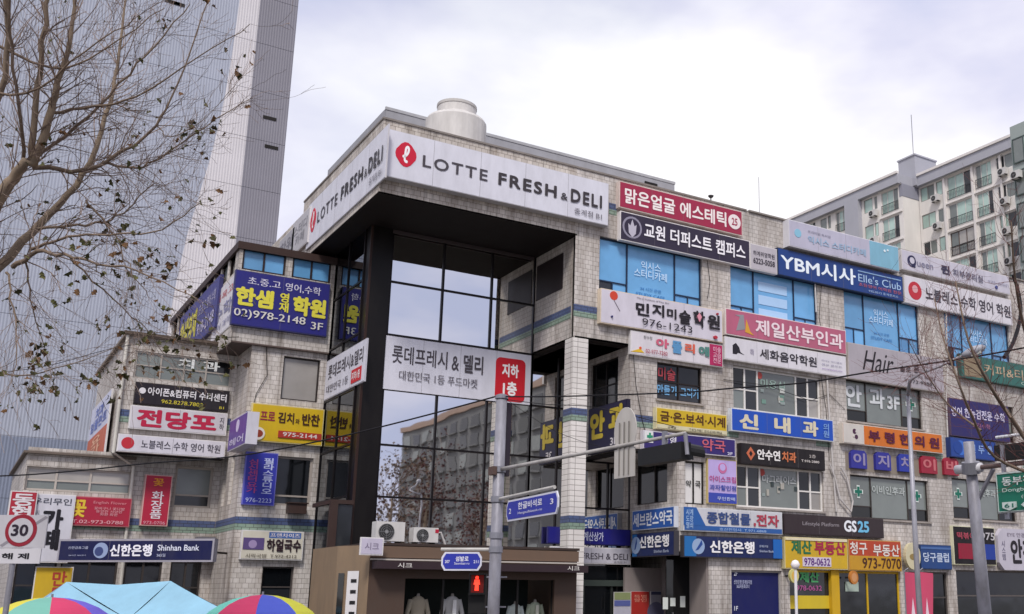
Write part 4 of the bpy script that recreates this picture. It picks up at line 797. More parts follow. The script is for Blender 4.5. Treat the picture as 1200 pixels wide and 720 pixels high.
# garments on stands
def garment(x, y, hx, lb, open_=None, s=1.0, z=1.35):
    t = thing('dressed_mannequin', lb, 'mannequin', (x, y, .5))
    prof = [(.22, 0), (.23, .25), (.2, .55), (.17, .75), (.2, .95), (.21, 1.08), (.12, 1.2), (.06, 1.24)]
    g_ = MB(); n = 20; k = g_.mi(mat(hx, .9, .1)); i0 = 0
    for r_, zz_ in prof:
        for q in range(n):
            w = 2*math.pi*q/n; rip = 1+.05*math.sin(5*w+zz_*4)*(1.25-zz_)
            g_.v.append((x+r_*1.15*s*math.cos(w)*rip, y+r_*.65*s*math.sin(w)*rip, z+zz_*s*.85))
    for j in range(len(prof)-1):
        for q in range(n): g_.f.append((j*n+q, j*n+(q+1) % n, (j+1)*n+(q+1) % n, (j+1)*n+q)); g_.m.append(k)
    for sgn in (-1, 1): g_.tube([(x+sgn*.2*s, y, z+.96*s), (x+sgn*.3*s, y-.02, z+.6*s), (x+sgn*.29*s, y-.06, z+.2*s)], [.075, .065, .055], mat(hx, .9, .1), 10)
    g_.build('coat', t, smooth=True)
    MB().lathe([(.05, 0), (.045, .06), (.04, .09), (.01, .1)], (x, y, z+1.03*s), mat('8f8a84', .5, .1), 14).build('mannequin_neck', t, smooth=True)
    if open_:
        MB().prism([(x-.06*s, z+.1), (x+.06*s, z+.1), (x+.05*s, z+.95*s), (x-.05*s, z+.95*s)], y-.2*s, y-.15*s, mat(open_, .9, .1)).build('blouse', t)
    MB().tube([(x, y, .5), (x, y, z+.1)], .02, DK, 8).build('stand', t)
garment(onF(490, 700, KY+.6)[0], KY+.6, 'a39a88', 'mannequin in a long beige coat, leftmost in the shop window')
garment(onF(530, 700, KY+.6)[0], KY+.6, 'b5b4b2', 'mannequin in a pale grey jacket over white blouse', 'dcdcdc')
garment(onF(604, 705, KY+.6)[0], KY+.6, 'b9c2bd', 'mannequin in a pale mint top right of the grey pole', None, .8)
garment(onF(627, 705, KY+.6)[0], KY+.6, 'a9b29c', 'mannequin in a sage green cardigan, rightmost in shop window', 'd8d8c8', .85)
# air conditioners
def aircon(x, y, z, w, h, d, label, group=None, ax='F', name='air_conditioner', col='c9c6c4'):
    t = thing(name, label, 'air conditioner', (x, y, z), group, 0 if ax == 'F' else -math.pi/2)
    B = mat(col, .5, .2)
    MB().box(0, w, 0, d, .06, h, B).build('casing', t, org=Vector((0, 0, 0)))
    m = MB(); c = w*.36; R_2 = h*.38
    m.prism([(c+R_2*math.cos(k*math.pi/10), h*.53+R_2*math.sin(k*math.pi/10)) for k in range(20)], -.012, .002, mat('2c2c2e', .5, .1)); f = m.build('fan_opening', t, org=Vector((0, 0, 0)))
    m = MB()
    for q in (.95, .72, .48, .24):
        m.tube([(c+R_2*q*math.cos(k*math.pi/8), -.018, h*.53+R_2*q*math.sin(k*math.pi/8)) for k in range(17)], .006, mat('77777a', .4, .1), 4, cap=False)
    m.tube([(c-R_2, -.018, h*.53), (c+R_2, -.018, h*.53)], .006, mat('77777a', .4, .1), 4); m.tube([(c, -.018, h*.53-R_2), (c, -.018, h*.53+R_2)], .006, mat('77777a', .4, .1), 4)
    m.prism([(c+R_2*.2*math.cos(k*math.pi/6), h*.53+R_2*.2*math.sin(k*math.pi/6)) for k in range(12)], -.024, -.012, mat('8a8a8c', .4, .1))
    m.build('fan_grille', t, org=Vector((0, 0, 0)))
    m = MB(); m.box(w*.1, w*.2, .03, d-.03, 0, .06, DK); m.box(w*.8, w*.9, .03, d-.03, 0, .06, DK); m.build('feet', t, org=Vector((0, 0, 0)))
    return t
a = onF(439.5, 640, 28.3)[0]; b_ = onF(473.5, 640, 28.3)[0]
t = aircon(a, 28.3, KZ+.07, b_-a, .58, .35, 'larger white air conditioner on the left end of shop roof')
a = onF(484, 640, 28.3)[0]; b_ = onF(513, 640, 28.3)[0]
t2 = aircon(a, 28.3, KZ+.07, b_-a, .46, .35, 'smaller white air conditioner with red label, right one on roof')
MB().box(.62, .72, -.008, .002, .32, .42, mat('a8283c', .4, 0)).build('red_label', t2, org=Vector((0, 0, 0)))
t = MB().tube([(b_, 28.5, KZ+.4), (b_+.15, 28.5, KZ+.42), (b_+.25, 28.5, KZ+.2), (b_+.3, 28.5, KZ+.07)], .03, WP, 6); tag(t.build('refrigerant_hose'), 'white hose curling from the smaller rooftop air conditioner', 'hose')
# little lamp on the column by the left glass
lp = onL(349+180-180, 597, 10.1)
t = thing('wall_lamp', 'brown box floodlight on the tiled edge beside the left glass', 'lamp', (9.6, 35.1, 4.9))
c = onF(347, 598, 35.2)
MB().box(c[0]-.28, c[0]+.28, 35.0, 35.35, c[1]-.12, c[1]+.2, BRN).build('housing', t); MB().box(c[0]-.32, c[0]+.32, 34.95, 35.38, c[1]+.2, c[1]+.23, BRN).build('hood', t); MB().box(c[0]-.04, c[0]+.04, 35.35, 35.5, c[1], c[1]+.08, DK).build('bracket', t)
board((373, 689), (398, 730), 31.0, 'a88fc4', [('t', 'ð', .25, .1, .75, .6, '2a2230', .02)], 'lilac poster board standing by the left glass corner', cat='poster')
# porch frame by the left glass
xp0 = onF(384, 640, 31.6)[0]; xp1 = onF(404, 640, 31.6)[0]; zp = onF(386, 590, 31.6)[1]
b = MB(); b.box(xp0, xp0+.22, 31.6, 31.75, .13, zp, BRN); b.box(xp0, 10.06, 31.6, 31.72, zp+.002, zp+.12, BRN); b.box(xp0, xp0+.12, 31.76, 33.5, zp+.002, zp+.12, BRN); fr_ = b.build('porch_frame', mall)
MB().box(xp0+.23, 10.05, 31.65, 31.68, .3, zp-.02, DIMG).build('pane', fr_, org=OX)
# ================================================================== tower block on the left
TX0, TX1, TY = -14.0, 12.7, 56.0
tw = thing('tower_block', 'very tall apartment tower seen end on with a painted curve', 'building', (0, TY, 0))
def tower_mat():
    m = bpy.data.materials.new('tower_paint'); m.use_nodes = True; t = m.node_tree; b = t.nodes['Principled BSDF']; b.inputs['Roughness'].default_value = .7
    g = N(t, 'ShaderNodeNewGeometry'); s = N(t, 'ShaderNodeSeparateXYZ'); lk(t, g.outputs['Position'], s.inputs[0])
    # flat painted boundary x(z) as printed on the wall
    zn = N(t, 'ShaderNodeMapRange'); zn.inputs[1].default_value = 8; zn.inputs[2].default_value = 58; lk(t, s.outputs[2], zn.inputs[0])
    fc = N(t, 'ShaderNodeFloatCurve'); cv = fc.mapping.curves[0]
    P = [(8, 7.9), (14.3+.8, 7.95), (18.6+.8, 8.25), (21.6+.8, 8.68), (25.9, 9.18), (29.2, 9.46), (34, 9.62), (46, 9.75), (58, 9.8)]
    for i, (z, x) in enumerate(P):
        px = ((z-8)/50, (x-7)/4)
        if i < 2: cv.points[i].location = px
        else: cv.points.new(*px)
    fc.mapping.update(); lk(t, zn.outputs[0], fc.inputs[1])
    bx = N(t, 'ShaderNodeMath', operation='MULTIPLY_ADD'); lk(t, fc.outputs[0], bx.inputs[0]); bx.inputs[1].default_value = 4; bx.inputs[2].default_value = 7
    g1 = N(t, 'ShaderNodeMath', operation='GREATER_THAN'); lk(t, s.outputs[0], g1.inputs[0]); lk(t, bx.outputs[0], g1.inputs[1])
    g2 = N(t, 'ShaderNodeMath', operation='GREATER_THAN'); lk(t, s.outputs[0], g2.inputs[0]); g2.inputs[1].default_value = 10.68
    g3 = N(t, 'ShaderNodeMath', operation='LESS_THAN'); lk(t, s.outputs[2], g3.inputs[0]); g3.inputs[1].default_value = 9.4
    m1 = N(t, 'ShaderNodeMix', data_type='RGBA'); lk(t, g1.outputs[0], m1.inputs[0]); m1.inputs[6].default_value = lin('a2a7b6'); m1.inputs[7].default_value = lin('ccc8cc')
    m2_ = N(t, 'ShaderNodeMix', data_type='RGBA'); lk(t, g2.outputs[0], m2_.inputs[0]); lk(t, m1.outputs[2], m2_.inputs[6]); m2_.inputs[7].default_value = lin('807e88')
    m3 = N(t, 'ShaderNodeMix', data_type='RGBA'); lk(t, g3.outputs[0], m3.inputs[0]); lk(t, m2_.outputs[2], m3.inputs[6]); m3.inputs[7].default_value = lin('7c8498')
    w = N(t, 'ShaderNodeTexWave', wave_type='BANDS', bands_direction='X'); w.inputs['Scale'].default_value = 2.3; w.inputs['Distortion'].default_value = 0; lk(t, g.outputs['Position'], w.inputs['Vector'])
    r = N(t, 'ShaderNodeMapRange'); r.inputs[1].default_value = 0; r.inputs[2].default_value = .35; r.inputs[3].default_value = .84; r.inputs[4].default_value = 1; lk(t, w.outputs['Fac'], r.inputs[0])
    n = N(t, 'ShaderNodeTexNoise'); n.inputs['Scale'].default_value = .5; n.inputs['Detail'].default_value = 5; lk(t, g.outputs['Position'], n.inputs['Vector'])
    rn = N(t, 'ShaderNodeMapRange'); rn.inputs[3].default_value = .85; rn.inputs[4].default_value = 1.12; lk(t, n.outputs['Fac'], rn.inputs[0])
    mu = N(t, 'ShaderNodeMath', operation='MULTIPLY'); lk(t, r.outputs[0], mu.inputs[0]); lk(t, rn.outputs[0], mu.inputs[1])
    m4 = N(t, 'ShaderNodeMix', data_type='RGBA', blend_type='MULTIPLY'); m4.inputs[0].default_value = 1; lk(t, m3.outputs[2], m4.inputs[6]); lk(t, mu.outputs[0], m4.inputs[7])
    lk(t, m4.outputs[2], b.inputs['Base Color'])
    bu = N(t, 'ShaderNodeBump'); bu.inputs['Distance'].default_value = .03; bu.inputs['Strength'].default_value = .6; lk(t, w.outputs['Fac'], bu.inputs['Height']); lk(t, bu.outputs[0], b.inputs['Normal'])
    return m
TM = tower_mat()
FLH = 2.8; z = .2; k = 0
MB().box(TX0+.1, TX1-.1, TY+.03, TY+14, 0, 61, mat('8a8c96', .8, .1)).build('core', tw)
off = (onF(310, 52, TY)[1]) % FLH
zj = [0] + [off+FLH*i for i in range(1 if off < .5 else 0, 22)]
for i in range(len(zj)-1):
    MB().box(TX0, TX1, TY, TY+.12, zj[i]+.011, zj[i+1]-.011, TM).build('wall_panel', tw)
MB().box(TX1-.02, TX1+.02, TY+.12, TY+14, .1, 61, mat('8a8698', .7, .1)).build('side_wall', tw)
for (px_, py_) in ((202, 3), (208, 5), (316, 139), (318, 173)):
    c = onF(px_, py_, TY); MB().box(c[0]-.35, c[0]+.35, TY-.03, TY, c[1]-.08, c[1]+.1, DK).build('vent', tw)
# ================================================================== apartment block on the right
AX1, AX2 = 74.0, 76.3
FH_ = 2.85
yc = onL(1058, 250, AX1)[0]
top = onL(1092, 206, AX2)[1]
ap = thing('apartment_block', 'long beige apartment block with balconies and air conditioners behind', 'building', (AX1, yc, 0))
APW = mat('ded9d4', .7, .15, scale=.6); APG = mat('a6a6ae', .7, .1, scale=.6); APL = mat('dcd6d2', .6, .12)
PA1 = ('L', AX1); PA2 = ('L', AX2)
def yv(px, X): return onL(px, 250, X)[0]
# bays along the right segment (near the camera) and left segment
ztop = onL(1126, 202, AX2)[1]      # head of top row of windows
roofz = ztop+1.15
b = MB(); b.box(AX2+.25, AX2+12, 40, yc, 0, roofz-.05, APW); b.box(AX1+.25, AX2+12, yc+.1, 118, 0, roofz-.05, APW); b.box(AX1, AX2+.25, yc-.06, yc+.35, 0, roofz-2.31, APW); b.build('core', ap)
b = MB(); b.box(AX2-.5, AX2+12, 40, yc, roofz-1.0, roofz, APG); b.box(AX1-.5, AX2+12, yc, 118, roofz-1.0, roofz, APG); b.box(AX2-.62, AX2-.3, 40, yc, roofz, roofz+.25, APL); b.box(AX1-.62, AX1-.3, yc, 118, roofz, roofz+.25, APL)
b.box(AX1-.02, AX2+.2, yc-.1, yc+.3, roofz-2.3, roofz-1.0, mat('8c8c98', .7, .1)); b.build('roof', ap)
y1 = yv(1097, AX2)
YS = yc-.45; xs0 = onF(1072, 190, YS)[0]; xs1 = onF(1097, 195, YS)[0]; zs1 = onF(1072, 182, YS)[1]; ys1 = onL(1053, 200, xs0)[0]
b = MB(); b.box(xs0, xs1, YS, ys1, roofz-.9, zs1, APG); b.box(xs0-.1, xs1+.1, YS-.1, ys1+.1, zs1, zs1+.15, mat('b0b0b8', .7, .1)); b.build('stair_head', ap)
b = MB(); b.tube([(xs0+.3, YS+.4, zs1), (xs0+.3, YS+.4, zs1+4.6)], .04, mat('8a8a90', .5, 0), 6); tag(b.build('antenna_mast'), 'thin antenna mast on the stair head of the apartment block', 'antenna')
BK = mat('3a3b40', .5, .1)
def bay_small(PL, ya, yb, z0, mm=(GREENG, GREYG)):
    # upper windows, wall below
    w = yb-ya; holes = [(yb-w*.62, yb-.15, z0+1.15, z0+FH_-.25), (ya+.15, ya+w*.30, z0+1.15, z0+FH_-.25)]
    for h_ in holes[:]:
        window(PL, h_, [(0, 1, []), ] if h_[1]-h_[0] < 1.3 else [(0, .5, []), (.5, 1, [])], '8f8a86' if random.random() < .5 else 'd8d4d0', [random.choice(mm), random.choice([DIMG, GREYG, GREENG])], ap, fw=.07, rec=.06)
    return holes
def bay_big(PL, ya, yb, z0, var):
    h_ = (ya+.2, yb-.2, z0+.25, z0+FH_-.25)
    P = {0: [GREENG, GREENG, GREYG], 1: [GREYG, GREENG, GREENG], 2: [DIMG, GREENG, GREENG], 3: [CURT, CURT, GREYG]}[var]
    window(PL, h_, [(0, .33, [.4]), (.33, .66, [.4]), (.66, 1, [.4])] if var == 3 else [(0, .3, []), (.3, .66, []), (.66, 1, [])], '5a4a44' if var == 3 else 'cfcac6', P, ap, fw=.07, rec=.1)
    r_ = MB(); r_.pb(PL, h_[0], h_[1], z0+1.15, z0+1.2, .02, .07, BK); r_.pb(PL, h_[0], h_[1], z0+.3, z0+.34, .02, .07, BK)
    n = int((h_[1]-h_[0])/.18)
    for i in range(n+1):
        y_ = h_[0]+(h_[1]-h_[0])*i/n; r_.pb(PL, y_-.012, y_+.012, z0+.34, z0+1.15, .035, .055, BK)
    r_.build('railing', ap)
    return [h_]
holesR = []; holesL = []
bR = [yc, yv(1109, AX2), yv(1143, AX2), yv(1177, AX2), yv(1210, AX2)]
NF = 9
acs = 0
words_n = ['first', 'second', 'third', 'fourth', 'fifth', 'sixth', 'seventh', 'eighth', 'ninth']
for f in range(NF):
    z0 = ztop+.25-FH_*(f+1)
    vis = f < 6
    if vis:
        holesR += bay_small(PA2, bR[1]+.15, bR[0]-.2, z0)
        holesR += bay_big(PA2, bR[2]+.1, bR[1]-.1, z0, 3 if f == 2 else random.choice([0, 1, 2]))
        holesR += bay_big(PA2, bR[3]+.9, bR[2]-.1, z0, random.choice([0, 0, 2]))
        holesR += bay_small(PA2, bR[3]-2.6, bR[3]+.7, z0, (GREYG, DIMG))
        for (yy, who) in (((bR[0]+bR[1])/2-.8, 'left bay'), (bR[3]-.4, 'right bay')):
            if f == 2 and who == 'left bay': continue
            aircon(AX2-.55, yy+.45, z0+.45, .9, .7, .42, f'white air conditioner on the {who} of the apartment block, {words_n[f]} floor from roof', 'air conditioners hung on the apartment block', 'L')
    yl = [yc, yv(1031, AX1), yv(1010, AX1)]
    if f < 4:
        holesL += bay_big(PA1, yl[0]+.3, yl[1]-.1, z0, [1, 2, 0, 0][f])
        holesL += bay_small(PA1, yl[1]+.1, yl[2]-.2, z0)
        if f < 2: aircon(AX1-.55, (yl[1]+yl[2])/2-.2, z0+.3, .9, .7, .42, f'small air conditioner left of the stair head, {words_n[f]} floor from roof', 'air conditioners hung on the apartment block', 'L')
        yq = [yv(994, AX1), yv(976, AX1), yv(958, AX1), yv(940, AX1)]
        if f < 2:
            holesL += bay_big(PA1, yq[0]+.2, yq[1]-.2, z0, 0); holesL += bay_small(PA1, yq[1]+.2, yq[2]-.2, z0); holesL += bay_big(PA1, yq[2]+.2, yq[3]-.2, z0, 2)
bad = []
wall(PA2, 40, yc-.12, 0, roofz-1.0, holesR, APW, ap, 'wall'); wall(PA1, yc+.35, 118, 0, roofz-1.0, holesL, APW, ap, 'wall')
b = MB(); yA, yB = yv(1010, AX1), yv(994, AX1); b.box(AX1-.55, AX1, yA, yB, 0, roofz-.5, APG); b.build('pilaster', ap)
b = MB()
for f in range(7):
    z0 = ztop+.25-FH_*f
    b.pb(PA2, 42, bR[1], z0-.14, z0, 0, .14, APL); b.pb(PA1, yv(1031, AX1), yc, z0-.14, z0, 0, .14, APL)
for y_ in bR[1:4]: b.pb(PA2, y_-.12, y_+.12, 10, roofz-1.02, 0, .16, APL)
b.build('floor_ledge', ap)
# nearer block at the right edge
nb = thing('corner_block', 'grey green glazed building corner at the extreme right edge', 'building', (74, 40, 0))
yE = yv(1191, 70); zE = onL(1191, 146, 70)[1]
b = MB(); b.box(70, 80, yE-14, yE, 0, zE, mat('98a19e', .6, .1)); b.build('core', nb)
for f in range(6):
    z0 = zE-.6-FH_*(f+1); window(('L', 69.9), (yE-2.4, yE-.2, z0, z0+2.2), [(0, .5, []), (.5, 1, [])], '4a5654', [GREENG, GREYG], nb, fw=.09, rec=-.02)
aircon(69.3, yE-.2, zE-5.0, .9, .7, .42, 'air conditioner on the glazed building corner at the right edge', None, 'L')
# ================================================================== what stands across the street (seen mirrored in the glass)
ra = thing('opposite_apartments', 'tall apartment block across the street mirrored in the atrium glass', 'building', (63, -80, 0))
AW2 = mat('6f7073', .7, .2); b = MB(); b.box(63, 75, -110, -58, 0, 29.5, AW2); b.box(62.7, 75.3, -110.3, -57.7, 29.5, 30.4, mat('9a8478', .7, .1)); b.build('wall', ra)
b = MB(); c_ = MB()
for f in range(10):
    for i in range(13):
        y = -109+i*4.0; z = 1.6+f*2.8
        b.box(62.93, 62.99, y, y+2.6, z, z+1.7, random.choice([DIMG, GREYG, DARKG])); c_.box(62.6, 62.99, y-.2, y+2.8, z-.3, z-.1, AW2)
tag(b.build('window_glazing', ra), kind='stuff'); tag(c_.build('ledge', ra), kind='stuff')
# ================================================================== trees
BARK = mat('94826f', .9, .5, scale=9); BARK2 = mat('7f6d5e', .9, .45, scale=9); TWIG = mat('86746a', .9, .15)
def grow(mb, p, d, L, r, depth, leaves=None, up=.15, seg=4, spread=.6, kids=(2, 4), mt=TWIG, rmin=.0028, droop=0.):
    pts = [p.copy()]; rs = [r]; q = p.copy(); dd = d.normalized()
    for i in range(seg):
        dd = (dd + Vector((random.gauss(0, .16), random.gauss(0, .16), random.gauss(0, .16)+up*.25-droop*i/seg))).normalized()
        q = q + dd*(L/seg); pts.append(q.copy()); rs.append(max(r*(1-.62*(i+1)/seg), rmin))
    mb.tube(pts, rs, mt, 5 if r > .012 else 3, cap=False)
    if depth == 0:
        if leaves is not None: leaves.append(pts[-1]); 
        return
    for k in range(random.randint(*kids)):
        i = random.randint(1, seg); a = Vector((random.gauss(0, 1), random.gauss(0, 1), random.gauss(0, 1)))
        dn = (pts[i]-pts[i-1]).normalized(); a = (a-dn*a.dot(dn)).normalized()
        grow(mb, pts[i], (dn*1+a*spread*random.uniform(.6, 1.5)), L*random.uniform(.5, .8), max(rs[i]*.65, rmin), depth-1, leaves, up, seg, spread, kids, mt, rmin, droop)
D = 13.5
tr = thing('plane_tree', 'large bare plane tree reaching in from the left with withered leaves', 'tree', (at(-130, 700, D).x, at(-130, 700, D).y, 0))
base = Vector(tr.location)
tm = MB(); p0 = at(-70, 420, D); p1 = at(-45, 345, D)
tm.tube([base, base+Vector((.05, 0, 1.2)), base+Vector((.1, .02, 2.4)), p0, p1], [.30, .25, .22, .2, .17], BARK, 12)
tm.build('trunk', tr, smooth=True)
lim = MB(); lv = []
guides = [  # pixel route, distance of start and end, radius start and end
    ([(-45, 345), (0, 312), (37, 272), (72, 238), (105, 190), (128, 120), (140, 60), (152, -30)], D, D+1.2, .09, .014),
    ([(-45, 345), (-20, 270), (0, 232), (20, 202), (43, 183), (60, 130), (67, 95), (83, 43), (87, -20)], D, D-.4, .125, .022),
    ([(-45, 345), (-30, 200), (5, 90), (8, 0), (14, -60)], D, D-.8, .07, .03),
    ([(36, 187), (42, 120), (50, 50), (62, -30)], D-.2, D-.5, .06, .03),
    ([(25, 197), (25, 143), (13, 57), (10, -20)], D, D-1, .035, .018),
    ([(38, 193), (83, 200), (127, 188), (183, 147), (207, 103), (247, -5)], D, D+.8, .05, .008),
    ([(43, 185), (92, 148), (140, 100), (180, 55), (222, 5)], D, D+.3, .035, .008),
    ([(62, 132), (110, 125), (160, 113), (230, 70), (294, 28)], D, D-.6, .03, .005),
    ([(120, 190), (160, 196), (190, 185), (240, 150), (295, 115)], D+.3, D+.9, .028, .005),
    ([(183, 147), (200, 160), (240, 140), (275, 100)], D+.4, D+.2, .012, .004),
    ([(15, 312), (45, 296), (75, 300), (115, 308), (175, 322), (235, 352)], D, D-.7, .05, .006),
    ([(45, 268), (90, 264), (130, 259), (156, 238), (180, 215)], D, D+.4, .028, .008),
    ([(35, 292), (60, 284), (90, 277), (140, 274), (190, 269), (232, 238)], D, D-.5, .032, .007),
    ([(100, 235), (120, 258), (135, 277), (150, 310), (175, 345)], D+.2, D, .022, .006),
    ([(10, 318), (14, 350), (20, 400), (14, 450)], D, D-.6, .024, .005),
    ([(30, 300), (36, 340), (44, 380), (60, 440)], D, D+.4, .022, .005),
    ([(80, 300), (120, 340), (165, 380), (200, 420)], D, D+.5, .02, .004),
    ([(-30, 430), (20, 440), (80, 428), (140, 405)], D, D-.3, .02, .004),
    ([(-30, 100), (30, 110), (100, 60), (160, 20)], D-.5, D-.8, .03, .006),
    ([(-30, 40), (60, 80), (120, 60), (190, 10)], D-.5, D-.2, .03, .006),
]
def smooth(pts, n=4):
    o = []
    for i in range(len(pts)-1):
        a = pts[max(i-1, 0)]; b_ = pts[i]; c = pts[i+1]; d = pts[min(i+2, len(pts)-1)]
        for k in range(n):
            t = k/n; o.append(tuple(.5*((2*b_[j])+(-a[j]+c[j])*t+(2*a[j]-5*b_[j]+4*c[j]-d[j])*t*t+(-a[j]+3*b_[j]-3*c[j]+d[j])*t**3) for j in (0, 1)))
    return o+[pts[-1]]
for gi, (pp, d0, d1, r0, r1) in enumerate(guides):
    q = smooth(pp); n = len(q)-1
    P = [at(a, b_, d0+(d1-d0)*i/n)+Vector((random.gauss(0, .012), random.gauss(0, .012), random.gauss(0, .012))) for i, (a, b_) in enumerate(q)]
    r0_ = r0*(.85 if r0 > .08 else .72)
    RR = [r0_+(r1*.8-r0_)*(i/n)**.8 for i in range(n+1)]
    lim = MB().tube(P, RR, BARK if r0 > .05 else BARK2, 9 if r0 > .05 else 6, cap=False); lim.build('limb', tr, smooth=True)
    tw_ = MB() if gi == 0 else tw_
    for i in range(2, n+1):
        for k in range(3 if r0 < .03 else 2):
            if random.random() < (.85 if q[i][1] < 235 and q[i][0] < 150 else .55):
                dn = (P[i]-P[i-1]).normalized(); a = Vector((random.gauss(0, 1), random.gauss(0, 1), random.gauss(0, 1))); a = (a-dn*a.dot(dn)).normalized()
                low = q[i][1] > 240
                grow(tw_, P[i], dn*.9+a*.8, random.uniform(.35, .95)*(.6 if q[i][0] > 190 else 1), min(RR[i]*.45, .010), 2, lv, up=.25 if not low else -.05, kids=(1, 3), droop=.12 if low else 0, rmin=.0022)
tag(tw_.build('crown', tr), kind='stuff')
# withered leaves: curled blades and little clusters
LM = [mat('4a4a26', .8, .3, scale=20), mat('3c3a20', .8, .3, scale=20), mat('6a4c30', .8, .3, scale=20), mat('5c5a34', .8, .3, scale=20)]
def leaf_mesh(i, cluster):
    rnd = random.Random(i); mb = MB()
    for c in range(cluster):
        o = Vector((rnd.gauss(0, .035), rnd.gauss(0, .035), rnd.gauss(0, .035)))*(cluster > 1)
        th = rnd.uniform(0, 6.28); ti = rnd.uniform(-.9, .9); L = rnd.uniform(.045, .075); Wd = L*rnd.uniform(.5, .8)
        e1 = Vector((math.cos(th)*math.cos(ti), math.sin(th)*math.cos(ti), math.sin(ti)-.6)).normalized(); e2 = e1.cross(Vector((rnd.gauss(0, 1), rnd.gauss(0, 1), rnd.gauss(0, 1)))).normalized(); e3 = e1.cross(e2)
        out = [(0, 0), (.25, .45), (.45, .3), (.6, .55), (.75, .25), (1, 0)]
        mids = [o+e1*L*u+e3*.012*math.sin(u*3) for u, _ in out]
        for s_ in (-1, 1):
            ed = [o+e1*L*u+e2*Wd*v*s_+e3*(.5*v*L) for u, v in out]
            for j in range(len(out)-1): mb.face([mids[j], mids[j+1], ed[j+1], ed[j]], LM[(i+c) % 4])
    me = mb.build('leaf'); m_ = me.data; bpy.data.objects.remove(me); return m_
LMs = [leaf_mesh(i, (1, 1, 1, 2, 3)[i % 5]) for i in range(15)]
vis = []
for p in lv:
    d = p-EYE; zc = d.dot(W_); px_ = CX+FPX*d.dot(R_)/zc; py_ = CY-FPX*d.dot(U_)/zc
    if -10 < px_ < 300 and 0 < py_ < 520: vis.append((p, px_, py_))
random.shuffle(vis); nl = 0
for p, px_, py_ in vis:
    pr_ = .12 if py_ < 150 else (.45 if py_ < 260 else 1)
    if random.random() > pr_ or nl >= 285: continue
    me_ = random.choice(LMs); o = bpy.data.objects.new('leaf' if len(me_.vertices) < 60 else 'leaf_cluster', me_); COL.objects.link(o); o.parent = tr; o.location = p-base
    o.rotation_euler = (random.uniform(-.5, .5), random.uniform(-.5, .5), random.uniform(0, 6.28)); s_ = random.uniform(1.1, 1.9); o.scale = (s_, s_, s_); nl += 1
# extra leaf clumps hanging low
for (a, b_) in ((60, 445), (52, 398), (48, 415), (115, 437), (88, 475), (120, 462), (204, 385), (212, 372), (128, 525), (232, 340), (190, 330), (86, 425), (200, 365), (105, 500), (62, 478)):
    for k in range(3):
        if nl >= 298: break
        p = at(a+random.gauss(0, 5), b_+random.gauss(0, 5), D-.3+random.gauss(0, .2))
        o = bpy.data.objects.new('leaf_cluster', LMs[random.choice((3, 4, 8, 9, 13, 14))]); COL.objects.link(o); o.parent = tr; o.location = p-base; o.rotation_euler = (random.uniform(-.6, .6), random.uniform(-.6, .6), random.uniform(0, 6.28)); s_ = random.uniform(1.3, 2.0); o.scale = (s_, s_, s_); nl += 1
# thin tree at the right
D2 = 17.0
rb = at(1290, 700, D2); rt = thing('street_tree', 'thin bare street tree with reddish twigs at the right edge', 'tree', (rb.x, rb.y, 0))
RTW = mat('6a4440', .9, .2)
m = MB(); j0 = at(1262, 560, D2); m.tube([(rb.x, rb.y, 0), (rb.x, rb.y, 1.5), tuple(j0)], [.13, .11, .09], BARK2, 10); m.build('trunk', rt, smooth=True)
lim = MB(); tg = MB()
for pp, r0, r1 in (([(1262, 560), (1215, 530), (1185, 490), (1160, 452), (1135, 400), (1120, 330)], .05, .01), ([(1262, 560), (1225, 560), (1165, 535), (1140, 490), (1122, 445), (1105, 395), (1095, 350)], .035, .008),
                   ([(1262, 560), (1240, 470), (1205, 400), (1190, 330), (1185, 260)], .05, .012), ([(1150, 505), (1112, 475), (1085, 437), (1065, 400)], .018, .005), ([(1185, 490), (1150, 440), (1110, 420), (1075, 425)], .015, .004)):
    q = smooth(pp); n = len(q)-1; P = [at(a, b_, D2+.6*math.sin(i*.3)) for i, (a, b_) in enumerate(q)]; RR = [r0+(r1-r0)*i/n for i in range(n+1)]
    lim = MB().tube(P, RR, BARK2, 6, cap=False); lim.build('limb', rt, smooth=True)
    for i in range(2, n+1):
        for k in range(2):
            dn = (P[i]-P[i-1]).normalized(); a = Vector((random.gauss(0, 1), random.gauss(0, 1), random.gauss(0, 1))); a = (a-dn*a.dot(dn)).normalized()
            grow(tg, P[i], dn*.8+a*.8, random.uniform(.4, .9), min(RR[i]*.4, .006), 2, None, up=.3, kids=(1, 3), mt=RTW, rmin=.002)
tag(tg.build('crown', rt), kind='stuff')
